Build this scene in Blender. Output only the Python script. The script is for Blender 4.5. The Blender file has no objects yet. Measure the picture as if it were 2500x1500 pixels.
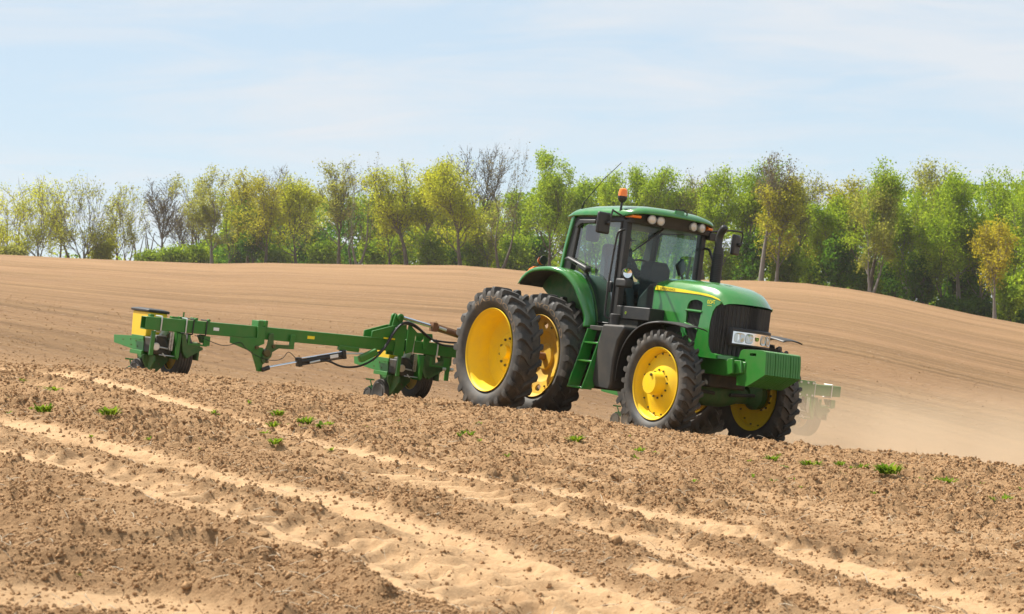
import bpy, bmesh, math, random
import numpy as np
from mathutils import Vector, Matrix
from mathutils.geometry import tessellate_polygon

random.seed(7)
rng = np.random.default_rng(7)
S = bpy.context.scene
C = S.collection

# ------------------------------------------------------------------ camera, sky, sun, exposure
F = 5370.8                       # focal length in pixels of a 2500 px wide frame
CAMZ = 1.6
cam = bpy.data.cameras.new('camera')
cam.sensor_width = 36.0
cam.lens = 36.0 * F / 2500.0
cam.clip_start, cam.clip_end = 0.5, 6000.0
cam.dof.use_dof = True
cam.dof.focus_distance = 31.0
cam.dof.aperture_fstop = 6.3
cam_ob = bpy.data.objects.new('camera', cam)
C.objects.link(cam_ob)
cam_ob.location = (0, 0, CAMZ)
cam_ob.rotation_euler = (math.radians(90), 0, 0)
S.camera = cam_ob

SUN_AZ, SUN_EL = math.radians(-54.0), math.radians(56.0)      # azimuth from +Y (view direction) towards +X
sdir = Vector((math.sin(SUN_AZ) * math.cos(SUN_EL), math.cos(SUN_AZ) * math.cos(SUN_EL), math.sin(SUN_EL)))
W = bpy.data.worlds.new('World')
S.world = W
W.use_nodes = True
wn, wl = W.node_tree.nodes, W.node_tree.links
wn.clear()
wo = wn.new('ShaderNodeOutputWorld'); bg = wn.new('ShaderNodeBackground')
sky = wn.new('ShaderNodeTexSky'); sky.sky_type = 'NISHITA'; sky.sun_disc = False
sky.sun_elevation = SUN_EL
sky.sun_rotation = SUN_AZ
sky.air_density, sky.dust_density, sky.ozone_density = 0.9, 0.0, 2.0
tc = wn.new('ShaderNodeTexCoord')
# thin cirrus: the view direction projected on a high flat layer, two stretched noises
sep = wn.new('ShaderNodeSeparateXYZ'); wl.new(tc.outputs['Generated'], sep.inputs[0])
zc = wn.new('ShaderNodeMath'); zc.operation = 'ADD'; zc.inputs[1].default_value = 0.16; wl.new(sep.outputs['Z'], zc.inputs[0])
zm = wn.new('ShaderNodeMath'); zm.operation = 'MAXIMUM'; zm.inputs[1].default_value = 0.08; wl.new(zc.outputs[0], zm.inputs[0])
dx = wn.new('ShaderNodeMath'); dx.operation = 'DIVIDE'; wl.new(sep.outputs['X'], dx.inputs[0]); wl.new(zm.outputs[0], dx.inputs[1])
dy = wn.new('ShaderNodeMath'); dy.operation = 'DIVIDE'; wl.new(sep.outputs['Y'], dy.inputs[0]); wl.new(zm.outputs[0], dy.inputs[1])
cb = wn.new('ShaderNodeCombineXYZ'); wl.new(dx.outputs[0], cb.inputs[0]); wl.new(dy.outputs[0], cb.inputs[1])
mp = wn.new('ShaderNodeMapping'); mp.inputs['Rotation'].default_value = (0, 0, math.radians(10)); mp.inputs['Scale'].default_value = (0.5, 0.9, 1.0)
mp.inputs['Location'].default_value = (1.6, 0.4, 0)
wl.new(cb.outputs[0], mp.inputs[0])
n1 = wn.new('ShaderNodeTexNoise'); n1.inputs['Scale'].default_value = 1.1; n1.inputs['Detail'].default_value = 6; n1.inputs['Roughness'].default_value = 0.52; n1.inputs['Distortion'].default_value = 0.7
wl.new(mp.outputs[0], n1.inputs['Vector'])
rp = wn.new('ShaderNodeValToRGB'); rp.color_ramp.elements[0].position = 0.36; rp.color_ramp.elements[1].position = 0.66
wl.new(n1.outputs['Fac'], rp.inputs[0])
# high thin veil over the clear sky, then the whiter wisps
veil = wn.new('ShaderNodeMixRGB'); veil.inputs[0].default_value = 0.80; veil.inputs[2].default_value = (4.45, 5.4, 6.3, 1)
wl.new(sky.outputs[0], veil.inputs[1])
n2 = wn.new('ShaderNodeTexNoise'); n2.inputs['Scale'].default_value = 3.2; n2.inputs['Detail'].default_value = 8; n2.inputs['Roughness'].default_value = 0.6; n2.inputs['Distortion'].default_value = 1.1
mp2 = wn.new('ShaderNodeMapping'); mp2.inputs['Rotation'].default_value = (0, 0, math.radians(12)); mp2.inputs['Scale'].default_value = (0.55, 1.15, 1.0); wl.new(cb.outputs[0], mp2.inputs[0]); wl.new(mp2.outputs[0], n2.inputs['Vector'])
addn = wn.new('ShaderNodeMath'); addn.operation = 'MULTIPLY_ADD'; addn.inputs[1].default_value = 0.45; wl.new(n2.outputs['Fac'], addn.inputs[0])
hn = wn.new('ShaderNodeMath'); hn.operation = 'MULTIPLY'; hn.inputs[1].default_value = 0.72; wl.new(n1.outputs['Fac'], hn.inputs[0]); wl.new(hn.outputs[0], addn.inputs[2])
wl.new(addn.outputs[0], rp.inputs[0]); rp.color_ramp.elements[0].position = 0.50; rp.color_ramp.elements[1].position = 0.68
mulf = wn.new('ShaderNodeMath'); mulf.operation = 'MULTIPLY'; mulf.inputs[1].default_value = 0.92
wl.new(rp.outputs['Color'], mulf.inputs[0])
cmix = wn.new('ShaderNodeMixRGB'); cmix.inputs[2].default_value = (5.55, 5.9, 6.3, 1)
wl.new(mulf.outputs[0], cmix.inputs[0]); wl.new(veil.outputs[0], cmix.inputs[1])
wl.new(cmix.outputs[0], bg.inputs['Color']); bg.inputs['Strength'].default_value = 0.074
wl.new(bg.outputs[0], wo.inputs['Surface'])

sun = bpy.data.lights.new('sun', 'SUN'); sun.energy = 5.0; sun.angle = math.radians(0.6); sun.color = (1.0, 0.95, 0.87)
sun_ob = bpy.data.objects.new('sun', sun); C.objects.link(sun_ob)
sun_ob.rotation_euler = sdir.to_track_quat('Z', 'Y').to_euler()
S.view_settings.view_transform = 'Standard'; S.view_settings.look = 'None'
S.view_settings.exposure = 0.92; S.view_settings.gamma = 1.0
S.view_settings.use_curve_mapping = False
S.render.engine = 'CYCLES'
cy = S.cycles
cy.max_bounces = 8; cy.diffuse_bounces = 3; cy.glossy_bounces = 3; cy.transmission_bounces = 4; cy.transparent_max_bounces = 12; cy.volume_bounces = 1
cy.use_denoising = True
cy.volume_step_rate = 2.0; cy.volume_max_steps = 48
cy.caustics_reflective = False; cy.caustics_refractive = False

# ------------------------------------------------------------------ helpers
def tag(o, label=None, cat=None, group=None, kind=None):
    if label: o['label'] = label
    if cat: o['category'] = cat
    if group: o['group'] = group
    if kind: o['kind'] = kind
    return o

def empty(name, parent=None, loc=None, rot=None):
    o = bpy.data.objects.new(name, None); C.objects.link(o); o.empty_display_size = 0.2
    if parent: o.parent = parent
    if loc is not None: o.location = loc
    if rot is not None: o.rotation_euler = rot
    return o

def link_mesh(name, me, mat, parent=None, loc=None):
    o = bpy.data.objects.new(name, me); C.objects.link(o)
    if mat is not None and not me.materials: me.materials.append(mat)
    if parent: o.parent = parent
    if loc is not None: o.location = loc
    return o

def copy_tree(o, parent=None):
    c = o.copy(); C.objects.link(c); c.parent = parent
    for ch in list(o.children): copy_tree(ch, c)
    return c

def quads_mesh(name, V, Q):
    """fast mesh from numpy vertices and quads"""
    me = bpy.data.meshes.new(name)
    V = np.asarray(V, dtype=np.float32); Q = np.asarray(Q, dtype=np.int32); k = Q.shape[1]
    me.vertices.add(len(V)); me.vertices.foreach_set('co', V.ravel())
    me.loops.add(Q.size); me.loops.foreach_set('vertex_index', Q.ravel())
    me.polygons.add(len(Q)); me.polygons.foreach_set('loop_start', np.arange(0, Q.size, k, dtype=np.int32))
    me.polygons.foreach_set('loop_total', np.full(len(Q), k, dtype=np.int32))
    me.update(calc_edges=True)
    return me

def cr(pts, n=6, closed=False):
    """Catmull-Rom through the points"""
    P = [np.array(p, float) for p in pts]; out = []
    m = len(P)
    for i in range(m if closed else m - 1):
        if closed: a, b, c_, d = P[i - 1], P[i], P[(i + 1) % m], P[(i + 2) % m]
        else: a, b, c_, d = P[max(i - 1, 0)], P[i], P[i + 1], P[min(i + 2, m - 1)]
        for k in range(n):
            t = k / n
            out.append(0.5 * ((2 * b) + (-a + c_) * t + (2 * a - 5 * b + 4 * c_ - d) * t * t + (-a + 3 * b - 3 * c_ + d) * t ** 3))
    if not closed: out.append(P[-1])
    return [tuple(p) for p in out]

class MB:
    def __init__(s): s.v = []; s.f = []
    def add(s, vs, fs):
        o = len(s.v); s.v += [tuple(float(c) for c in p) for p in vs]; s.f += [tuple(i + o for i in f) for f in fs]; return s
    def box(s, x0, x1, y0, y1, z0, z1):
        return s.add([(x, y, z) for x in (x0, x1) for y in (y0, y1) for z in (z0, z1)],
                     [(0, 1, 3, 2), (4, 6, 7, 5), (0, 4, 5, 1), (2, 3, 7, 6), (0, 2, 6, 4), (1, 5, 7, 3)])
    def prism(s, ax, polys, lo, hi):
        """extruded outline; polys: one outline or [outline, hole, ...] in the plane across ax"""
        if not isinstance(polys[0][0], (tuple, list)): polys = [polys]
        polys = [list(p) for p in polys]
        def p3(q, h):
            return {'x': (h, q[0], q[1]), 'y': (q[0], h, q[1]), 'z': (q[0], q[1], h)}[ax]
        flat = [q for p in polys for q in p]; n = len(flat)
        tri = tessellate_polygon([[Vector((q[0], q[1], 0)) for q in p] for p in polys])
        vs = [p3(q, lo) for q in flat] + [p3(q, hi) for q in flat]
        fs = [t for t in tri] + [tuple(i + n for i in reversed(t)) for t in tri]
        o = 0
        for p in polys:
            m = len(p)
            for i in range(m):
                j = (i + 1) % m; fs.append((o + i, o + j, o + j + n, o + i + n))
            o += m
        return s.add(vs, fs)
    def tube(s, pts, r, n=8, cap=True):
        P = [Vector(p) for p in pts]; k = len(P); rs = r if isinstance(r, (list, tuple)) else [r] * k
        T = [((P[min(i + 1, k - 1)] - P[max(i - 1, 0)]).normalized()) for i in range(k)]
        up = Vector((0, 0, 1)) if abs(T[0].z) < 0.9 else Vector((1, 0, 0))
        a = T[0].cross(up).normalized(); vs = []; fs = []
        for i in range(k):
            a = (a - T[i] * a.dot(T[i])).normalized(); b = T[i].cross(a)
            for j in range(n):
                t = 2 * math.pi * j / n
                vs.append(P[i] + (a * math.cos(t) + b * math.sin(t)) * rs[i])
        for i in range(k - 1):
            for j in range(n):
                fs.append((i * n + j, i * n + (j + 1) % n, (i + 1) * n + (j + 1) % n, (i + 1) * n + j))
        if cap: fs += [tuple(reversed(range(n))), tuple(range((k - 1) * n, k * n))]
        return s.add(vs, fs)
    def lathe(s, prof, n=32, c=(0, 0, 0), ax='y', closed=False):
        """prof: (radius, height along ax)"""
        vs = []; fs = []; m = len(prof)
        for (r, h) in prof:
            for j in range(n):
                t = 2 * math.pi * j / n; a, b = r * math.cos(t), r * math.sin(t)
                q = {'y': (a, h, b), 'x': (h, a, b), 'z': (a, b, h)}[ax]
                vs.append((q[0] + c[0], q[1] + c[1], q[2] + c[2]))
        for i in range(m if closed else m - 1):
            i2 = (i + 1) % m
            for j in range(n):
                fs.append((i * n + j, i * n + (j + 1) % n, i2 * n + (j + 1) % n, i2 * n + j))
        return s.add(vs, fs)
    def ball(s, c, r, n=14, m=8):
        r = r if isinstance(r, (tuple, list)) else (r, r, r)
        prof = [(max(math.sin(math.pi * i / m), 1e-3), -math.cos(math.pi * i / m)) for i in range(m + 1)]
        o = MB().lathe(prof, n, ax='z')
        return s.add([(c[0] + p[0] * r[0], c[1] + p[1] * r[1], c[2] + p[2] * r[2]) for p in o.v], o.f)
    def loft(s, rings, closed_ring=True, cap=True):
        n = len(rings[0]); vs = [p for r in rings for p in r]; fs = []
        for i in range(len(rings) - 1):
            for j in range(n if closed_ring else n - 1):
                fs.append((i * n + j, i * n + (j + 1) % n, (i + 1) * n + (j + 1) % n, (i + 1) * n + j))
        if cap: fs += [tuple(reversed(range(n))), tuple(range((len(rings) - 1) * n, len(rings) * n))]
        return s.add(vs, fs)
    def xf(s, fn): s.v = [tuple(fn(*p)) for p in s.v]; return s
    def build(s, name, mat, parent=None, bevel=0.0, smooth=35, seg=2, solid=0.0):
        me = bpy.data.meshes.new(name); me.from_pydata(s.v, [], s.f); me.update()
        bm = bmesh.new(); bm.from_mesh(me); bmesh.ops.recalc_face_normals(bm, faces=bm.faces); bm.to_mesh(me); bm.free()
        if smooth:
            me.polygons.foreach_set('use_smooth', [True] * len(me.polygons))
            me.set_sharp_from_angle(angle=math.radians(smooth))
        o = link_mesh(name, me, mat, parent)
        if solid:
            m = o.modifiers.new('thickness', 'SOLIDIFY'); m.thickness = solid
        if bevel:
            m = o.modifiers.new('bevel', 'BEVEL'); m.width = bevel; m.segments = seg; m.limit_method = 'ANGLE'; m.angle_limit = math.radians(38)
        return o

# ------------------------------------------------------------------ materials
def mat(name, col, rough=0.5, metal=0.0, dirt=None, dirt_amt=0.25, dirt_scale=3.0, bump=0.0, bump_scale=40, coat=0.0, spec=0.5, emit=None, dust_up=0.0):
    m = bpy.data.materials.new(name); m.use_nodes = True; nt = m.node_tree; b = nt.nodes['Principled BSDF']
    b.inputs['Base Color'].default_value = (*col, 1); b.inputs['Roughness'].default_value = rough; b.inputs['Metallic'].default_value = metal
    b.inputs['Coat Weight'].default_value = coat; b.inputs['Coat Roughness'].default_value = 0.12; b.inputs['Specular IOR Level'].default_value = spec
    t = nt.nodes.new('ShaderNodeTexCoord')
    if dirt:
        n = nt.nodes.new('ShaderNodeTexNoise'); n.inputs['Scale'].default_value = dirt_scale; n.inputs['Detail'].default_value = 7; n.inputs['Roughness'].default_value = 0.65
        nt.links.new(t.outputs['Object'], n.inputs['Vector'])
        r = nt.nodes.new('ShaderNodeMapRange'); r.inputs['From Min'].default_value = 0.38; r.inputs['From Max'].default_value = 0.78; r.inputs['To Max'].default_value = dirt_amt * 2
        nt.links.new(n.outputs['Fac'], r.inputs['Value'])
        fac = r.outputs['Result']
        if dust_up:                                        # dust settles on faces that look up
            g = nt.nodes.new('ShaderNodeNewGeometry'); sp = nt.nodes.new('ShaderNodeSeparateXYZ'); nt.links.new(g.outputs['Normal'], sp.inputs[0])
            r2 = nt.nodes.new('ShaderNodeMapRange'); r2.inputs['From Min'].default_value = 0.35; r2.inputs['To Max'].default_value = dust_up
            nt.links.new(sp.outputs['Z'], r2.inputs['Value'])
            ad = nt.nodes.new('ShaderNodeMath'); ad.operation = 'ADD'; ad.use_clamp = True
            nt.links.new(fac, ad.inputs[0]); nt.links.new(r2.outputs['Result'], ad.inputs[1]); fac = ad.outputs[0]
        mx = nt.nodes.new('ShaderNodeMixRGB'); mx.inputs[1].default_value = (*col, 1); mx.inputs[2].default_value = (*dirt, 1)
        nt.links.new(fac, mx.inputs[0]); nt.links.new(mx.outputs[0], b.inputs['Base Color'])
        rr = nt.nodes.new('ShaderNodeMapRange'); rr.inputs['To Min'].default_value = rough; rr.inputs['To Max'].default_value = min(1, rough + 0.35)
        nt.links.new(fac, rr.inputs['Value']); nt.links.new(rr.outputs['Result'], b.inputs['Roughness'])
    if bump:
        n2 = nt.nodes.new('ShaderNodeTexNoise'); n2.inputs['Scale'].default_value = bump_scale; n2.inputs['Detail'].default_value = 5
        nt.links.new(t.outputs['Object'], n2.inputs['Vector'])
        bp = nt.nodes.new('ShaderNodeBump'); bp.inputs['Strength'].default_value = bump; bp.inputs['Distance'].default_value = 0.01
        nt.links.new(n2.outputs['Fac'], bp.inputs['Height']); nt.links.new(bp.outputs[0], b.inputs['Normal'])
    return m

DUST = (0.36, 0.25, 0.15)
M = {}
M['green'] = mat('green paint', (0.014, 0.185, 0.022), 0.22, dirt=DUST, dirt_amt=0.07, dirt_scale=4, coat=0.8, dust_up=0.08)
M['green_old'] = mat('worn green paint', (0.018, 0.165, 0.014), 0.38, dirt=(0.20, 0.16, 0.07), dirt_amt=0.10, dirt_scale=5, dust_up=0.12)
M['green_dirty'] = mat('dusty green casting', (0.022, 0.10, 0.014), 0.6, dirt=(0.22, 0.17, 0.09), dirt_amt=0.22, dirt_scale=6)
M['yellow'] = mat('yellow wheel paint', (0.82, 0.55, 0.008), 0.5, dirt=(0.46, 0.30, 0.10), dirt_amt=0.14, dirt_scale=5, spec=0.3)
M['yellow_dust_shade'] = mat('dusty shaded yellow wheel paint', (0.66, 0.40, 0.012), 0.55, dirt=(0.34, 0.23, 0.11), dirt_amt=0.3, dirt_scale=4)
M['decal'] = mat('yellow decal', (0.85, 0.68, 0.02), 0.35)
M['black'] = mat('black plastic', (0.016, 0.016, 0.015), 0.5, dirt=(0.12, 0.09, 0.06), dirt_amt=0.10, dirt_scale=6)
M['black_dusty'] = mat('dusty black plastic', (0.022, 0.022, 0.020), 0.6, dirt=(0.15, 0.115, 0.08), dirt_amt=0.12, dirt_scale=5, dust_up=0.2)
M['dark'] = mat('grimy dark metal', (0.022, 0.022, 0.017), 0.65, dirt=(0.13, 0.10, 0.06), dirt_amt=0.25, dirt_scale=8)
M['rubber'] = mat('dusty tyre rubber', (0.030, 0.030, 0.028), 0.62, dirt=(0.20, 0.155, 0.11), dirt_amt=0.24, dirt_scale=4.5, bump=0.15, bump_scale=60)
M['letter'] = mat('raised tyre lettering', (0.19, 0.125, 0.065), 0.8)
M['grille'] = mat('dark grille screen', (0.012, 0.012, 0.011), 0.45, dirt=(0.10, 0.08, 0.05), dirt_amt=0.12)
M['steel'] = mat('polished steel rod', (0.75, 0.76, 0.78), 0.18, metal=1.0)
M['zinc'] = mat('zinc plated steel', (0.62, 0.62, 0.58), 0.38, metal=0.9)
M['rust'] = mat('rusty brown cylinder', (0.20, 0.085, 0.03), 0.6, dirt=(0.07, 0.03, 0.015), dirt_amt=0.3, dirt_scale=12)
M['bolt'] = mat('worn bolt', (0.10, 0.085, 0.03), 0.5, metal=0.4)
M['chrome'] = mat('lamp reflector', (0.82, 0.83, 0.82), 0.12, metal=1.0)
M['orange'] = mat('amber lens', (0.95, 0.22, 0.01), 0.25, coat=0.5)
M['lens'] = mat('pale lamp lens', (0.62, 0.52, 0.42), 0.15, coat=1.0)
M['lamp_ring'] = mat('pale lamp ring', (0.42, 0.40, 0.36), 0.4)
M['seat'] = mat('dark cab upholstery', (0.012, 0.015, 0.018), 0.75)
M['white'] = mat('white sticker', (0.75, 0.75, 0.72), 0.5)
M['hopper'] = mat('yellow hopper plastic', (0.80, 0.50, 0.012), 0.45, dirt=(0.55, 0.36, 0.08), dirt_amt=0.06)
M['hose'] = mat('black hydraulic hose', (0.014, 0.014, 0.014), 0.4)
M['shirt'] = mat('dark work shirt', (0.05, 0.06, 0.07), 0.85)
M['skin'] = mat('skin', (0.42, 0.24, 0.16), 0.6)

def glass_mat(name, tint, refl=0.05):
    m = bpy.data.materials.new(name); m.use_nodes = True; nt = m.node_tree; nt.nodes.clear()
    o = nt.nodes.new('ShaderNodeOutputMaterial'); mx = nt.nodes.new('ShaderNodeMixShader'); tr = nt.nodes.new('ShaderNodeBsdfTransparent')
    gl = nt.nodes.new('ShaderNodeBsdfGlossy'); gl.inputs['Roughness'].default_value = 0.03
    df = nt.nodes.new('ShaderNodeBsdfDiffuse'); df.inputs['Color'].default_value = (0.40, 0.33, 0.25, 1)
    lw = nt.nodes.new('ShaderNodeLayerWeight'); lw.inputs['Blend'].default_value = 0.5
    pw = nt.nodes.new('ShaderNodeMath'); pw.operation = 'POWER'; pw.inputs[1].default_value = 5.0; nt.links.new(lw.outputs['Facing'], pw.inputs[0])
    fr = nt.nodes.new('ShaderNodeMath'); fr.operation = 'MULTIPLY_ADD'; fr.inputs[1].default_value = 0.8; fr.inputs[2].default_value = refl; nt.links.new(pw.outputs[0], fr.inputs[0])
    tr.inputs['Color'].default_value = (*tint, 1)
    # a dusty film in uneven patches
    t = nt.nodes.new('ShaderNodeTexCoord'); n = nt.nodes.new('ShaderNodeTexNoise'); n.inputs['Scale'].default_value = 3.0; n.inputs['Detail'].default_value = 8
    nt.links.new(t.outputs['Object'], n.inputs['Vector'])
    r = nt.nodes.new('ShaderNodeMapRange'); r.inputs['From Min'].default_value = 0.4; r.inputs['From Max'].default_value = 0.75; r.inputs['To Min'].default_value = 0.01; r.inputs['To Max'].default_value = 0.07
    nt.links.new(n.outputs['Fac'], r.inputs['Value'])
    m2 = nt.nodes.new('ShaderNodeMixShader'); nt.links.new(r.outputs['Result'], m2.inputs[0]); nt.links.new(tr.outputs[0], m2.inputs[1]); nt.links.new(df.outputs[0], m2.inputs[2])
    nt.links.new(fr.outputs[0], mx.inputs[0]); nt.links.new(m2.outputs[0], mx.inputs[1]); nt.links.new(gl.outputs[0], mx.inputs[2]); nt.links.new(mx.outputs[0], o.inputs['Surface'])
    return m
M['glass'] = glass_mat('teal tinted cab glass', (0.56, 0.90, 0.92), 0.20)
M['glass_clear'] = glass_mat('clear cab glass', (0.80, 0.94, 0.88))

# ------------------------------------------------------------------ noise in numpy
def hash2(ix, iy, seed):
    h = ix.astype(np.int32).view(np.uint32) * np.uint32(374761393) + iy.astype(np.int32).view(np.uint32) * np.uint32(668265263) + np.uint32((seed * 974711) & 0xFFFFFFFF)
    h = (h ^ (h >> np.uint32(13))) * np.uint32(1274126177)
    return ((h ^ (h >> np.uint32(16))) & np.uint32(0xFFFF)).astype(np.float32) * np.float32(1 / 65535.0)
def vnoise(x, y, seed=0):
    x = np.asarray(x, np.float32); y = np.asarray(y, np.float32)
    ix = np.floor(x); iy = np.floor(y); fx = x - ix; fy = y - iy
    fx = fx * fx * (3 - 2 * fx); fy = fy * fy * (3 - 2 * fy)
    a = hash2(ix, iy, seed); b = hash2(ix + 1, iy, seed); c_ = hash2(ix, iy + 1, seed); d = hash2(ix + 1, iy + 1, seed)
    return (a + (b - a) * fx) * (1 - fy) + (c_ + (d - c_) * fx) * fy        # 0..1
def fbm(x, y, oct_=4, seed=0):
    s = 0; a = 1; t = 0
    for i in range(oct_):
        s = s + a * vnoise(x * 2 ** i + 17.3 * i, y * 2 ** i - 9.1 * i, seed + i); t += a; a *= 0.5
    return s / t
def sstep(a, b, x):
    t = np.clip((x - a) / (b - a), 0, 1); return t * t * (3 - 2 * t)

# ------------------------------------------------------------------ the land: a tilted near field with a low crest, a dip where the tractor works, a far hill
TO = np.array([1.24626519, 33.25156748, -1.78175633 + CAMZ])          # rear axle on the ground
TR = np.array([[0.54365639, 0.82994874, 0.12499128], [-0.83770875, 0.54575836, 0.0197954], [-0.05178587, -0.11546819, 0.99196034]])
HX, HY = 0.544, -0.838                                                # heading of the tractor and of the worked rows
VK = 2500.0 / 2473.0
CU = np.array([-900, 0, 280, 440, 620, 870, 1000, 1130, 1270, 1380, 1520, 1640, 1750, 1900, 2000, 2250, 2470, 3400]) * VK
CV = np.array([830, 884, 896, 912, 930, 962, 970, 983, 996, 1007, 1030, 1046, 1057, 1076, 1083, 1106, 1132, 1230]) * VK
CY = np.interp(CU, [-900, 0, 1300, 1650, 2000, 2500, 3400], [29.5, 29.5, 29.2, 28.4, 27.6, 27.0, 26.5])
HU = np.array([-900, -300, 0, 150, 330, 520, 660, 800, 1000, 1120, 1200, 1280, 1400, 1550, 1700, 1760, 1850, 1950, 2050, 2150, 2250, 2350, 2470, 2700, 3400]) * VK
HV = np.array([590, 604, 615, 622, 630, 637, 635, 638, 640, 641, 648, 655, 664, 670, 676, 677, 678, 685, 697, 715, 738, 760, 783, 815, 860]) * VK
HD = np.interp(HU, [-900, 0, 700, 1250, 1800, 2500, 3400], [300, 300, 290, 260, 215, 190, 170])
_cx = (CU - 1250) / F * CY; _cz = CAMZ - (CV - 750) / F * CY
_s = (CU > -10) & (CU < 2520)
_bx = np.linspace(-3, 3, 9); _by = np.full(9, 11.0); _bz = CAMZ - 1.55 - 0.055 * _bx
_A = np.concatenate([_cx[_s], _bx]); _B = np.concatenate([CY[_s], _by]); _Z = np.concatenate([_cz[_s], _bz])
_co = np.linalg.lstsq(np.stack([np.ones_like(_A), _A, _B, _A * _B], 1), _Z, rcond=None)[0]
def nearplane(X, Y): return _co[0] + _co[1] * X + _co[2] * Y + _co[3] * X * Y
_res = _cz - nearplane(_cx, CY)
def tplane(X, Y):
    return TO[2] - (0.12499 * (X - TO[0]) + 0.0198 * (Y - TO[1])) / 0.99196 - 0.03 * np.maximum(0, -2 - X) - 0.02
def base(X, Y):
    X = np.asarray(X, float); Y = np.asarray(Y, float)
    Yp = np.maximum(Y, 5.0)
    u = np.clip(1250 + F * X / Yp, -900, 3400)
    Xc = X
    yc = np.interp(u, CU, CY)
    zn = nearplane(np.clip(Xc, -14, 14), np.minimum(Y, yc + 4)) + np.interp(u, CU, _res) * sstep(13, 28, Y)
    zt = tplane(np.clip(X, -14, 16), np.minimum(Y, 60))
    z = zn + (zt - zn) * sstep(0.2, 2.6, Y - yc)
    yh = np.interp(u, HU, HD); vh = np.interp(u, HU, HV)
    Y2 = np.clip(Y, 34.0, None)
    v37 = 750 + F * (CAMZ - tplane(np.clip((u - 1250) / F * 37, -14, 16), 37.0)) / 37.0
    Yf = np.minimum(Y2, yh)
    g = (1 / Yf - 1 / yh) / (1 / 37.0 - 1 / yh)
    v = vh + (v37 - vh) * g
    zf = CAMZ - (v - 750) / F * Yf
    zf = zf + 0.28 * np.sin(Yf / 23.0 + u / 420.0) * sstep(50, 110, Yf) * sstep(0, 60, yh - Yf)
    over = np.maximum(Y - yh, 0)
    zf = zf - np.where(over < 40, 0.0009 * over ** 2, 1.44 + 0.072 * (np.minimum(over, 1200) - 40))
    z = z - 0.018 * sstep(22, 28, Y)
    return z + (zf - z) * sstep(36, 50, Y)

def ground_at(uv, vv):
    """where the sight line through a place on the near field meets the land"""
    Ys = np.linspace(6, 40, 1700); X = (uv * VK - 1250) / F * Ys
    g = base(X, Ys) - (CAMZ - (vv * VK - 750) / F * Ys)
    i = np.argmax(g > 0)
    return X[i], Ys[i]
def ground_far(uv, vv):
    Ys = np.linspace(40, 300, 2600); X = (uv * VK - 1250) / F * Ys
    g = base(X, Ys) - (CAMZ - (vv * VK - 750) / F * Ys)
    i = np.argmax(g > 0)
    return X[i], Ys[i]

TRACKS = [   # (line over the near field, half width, kind)
    ([(-60, 1056), (170, 1098), (330, 1143), (490, 1192), (670, 1236), (857, 1297), (990, 1335), (1130, 1385), (1270, 1440), (1420, 1505)], 0.40, 'lug'),
    ([(1330, 1262), (1600, 1292), (1850, 1318), (2054, 1342), (2250, 1380), (2540, 1450)], 0.38, 'lug'),
    ([(60, 935), (357, 1003), (600, 1068), (850, 1138), (1100, 1196), (1300, 1235)], 0.24, 'lug'),
    ([(-60, 896), (179, 918), (357, 961), (536, 1011), (714, 1061), (893, 1114), (1072, 1155), (1300, 1186), (1518, 1234), (1786, 1300), (2054, 1386), (2322, 1462), (2450, 1505)], 0.15, 'plain'),
    ([(950, 1160), (1100, 1196), (1250, 1234), (1429, 1279), (1572, 1323), (1786, 1386), (1965, 1439), (2150, 1505)], 0.18, 'plain'),
    ([(-60, 1018), (179, 1064), (357, 1118), (536, 1168), (750, 1207), (1000, 1288), (1143, 1332), (1286, 1386), (1429, 1439), (1607, 1508)], 0.20, 'plain'),
    ([(-60, 1092), (161, 1132), (304, 1168), (446, 1216), (589, 1264), (714, 1305), (839, 1332), (964, 1386), (1107, 1439), (1250, 1500)], 0.20, 'plain'),
    ([(850, 1330), (1000, 1370), (1200, 1415), (1450, 1470), (1600, 1510)], 0.40, 'plain'),
    ([(-60, 1445), (200, 1458), (357, 1474), (480, 1515)], 0.24, 'plain'),
    ([(1650, 1400), (1900, 1440), (2200, 1490), (2300, 1515)], 0.22, 'plain'),
]
TRACKS = [([(p[0] / VK, p[1] / VK) for p in t[0]], t[1] * (1.4 if t[2] == 'plain' else 1.12), t[2]) for t in TRACKS]
RIDGES = [
    ([(-60, 1270), (214, 1318), (536, 1336), (768, 1386), (929, 1470)], 0.060, 0.07),
    ([(-60, 1200), (268, 1252), (536, 1297), (750, 1359), (880, 1420)], 0.045, 0.07),
    ([(-60, 1362), (357, 1390), (714, 1439), (857, 1505)], 0.050, 0.07),
    ([(-60, 1150), (150, 1176), (330, 1225), (470, 1265), (640, 1312)], 0.045, 0.08),
    ([(-60, 1410), (300, 1425), (560, 1470), (700, 1510)], 0.035, 0.06),
    ([(250, 912), (450, 930), (700, 962), (1000, 995), (1300, 1022)], 0.035, 0.35),
    ([(960, 1240), (1250, 1290), (1450, 1345), (1700, 1420), (1900, 1495)], 0.045, 0.11),
]
RIDGES = [([(p[0] / VK, p[1] / VK) for p in t[0]], t[1], t[2]) for t in RIDGES]
def world_line(px):
    return np.array(cr([ground_at(*p) for p in px], 5))
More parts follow.
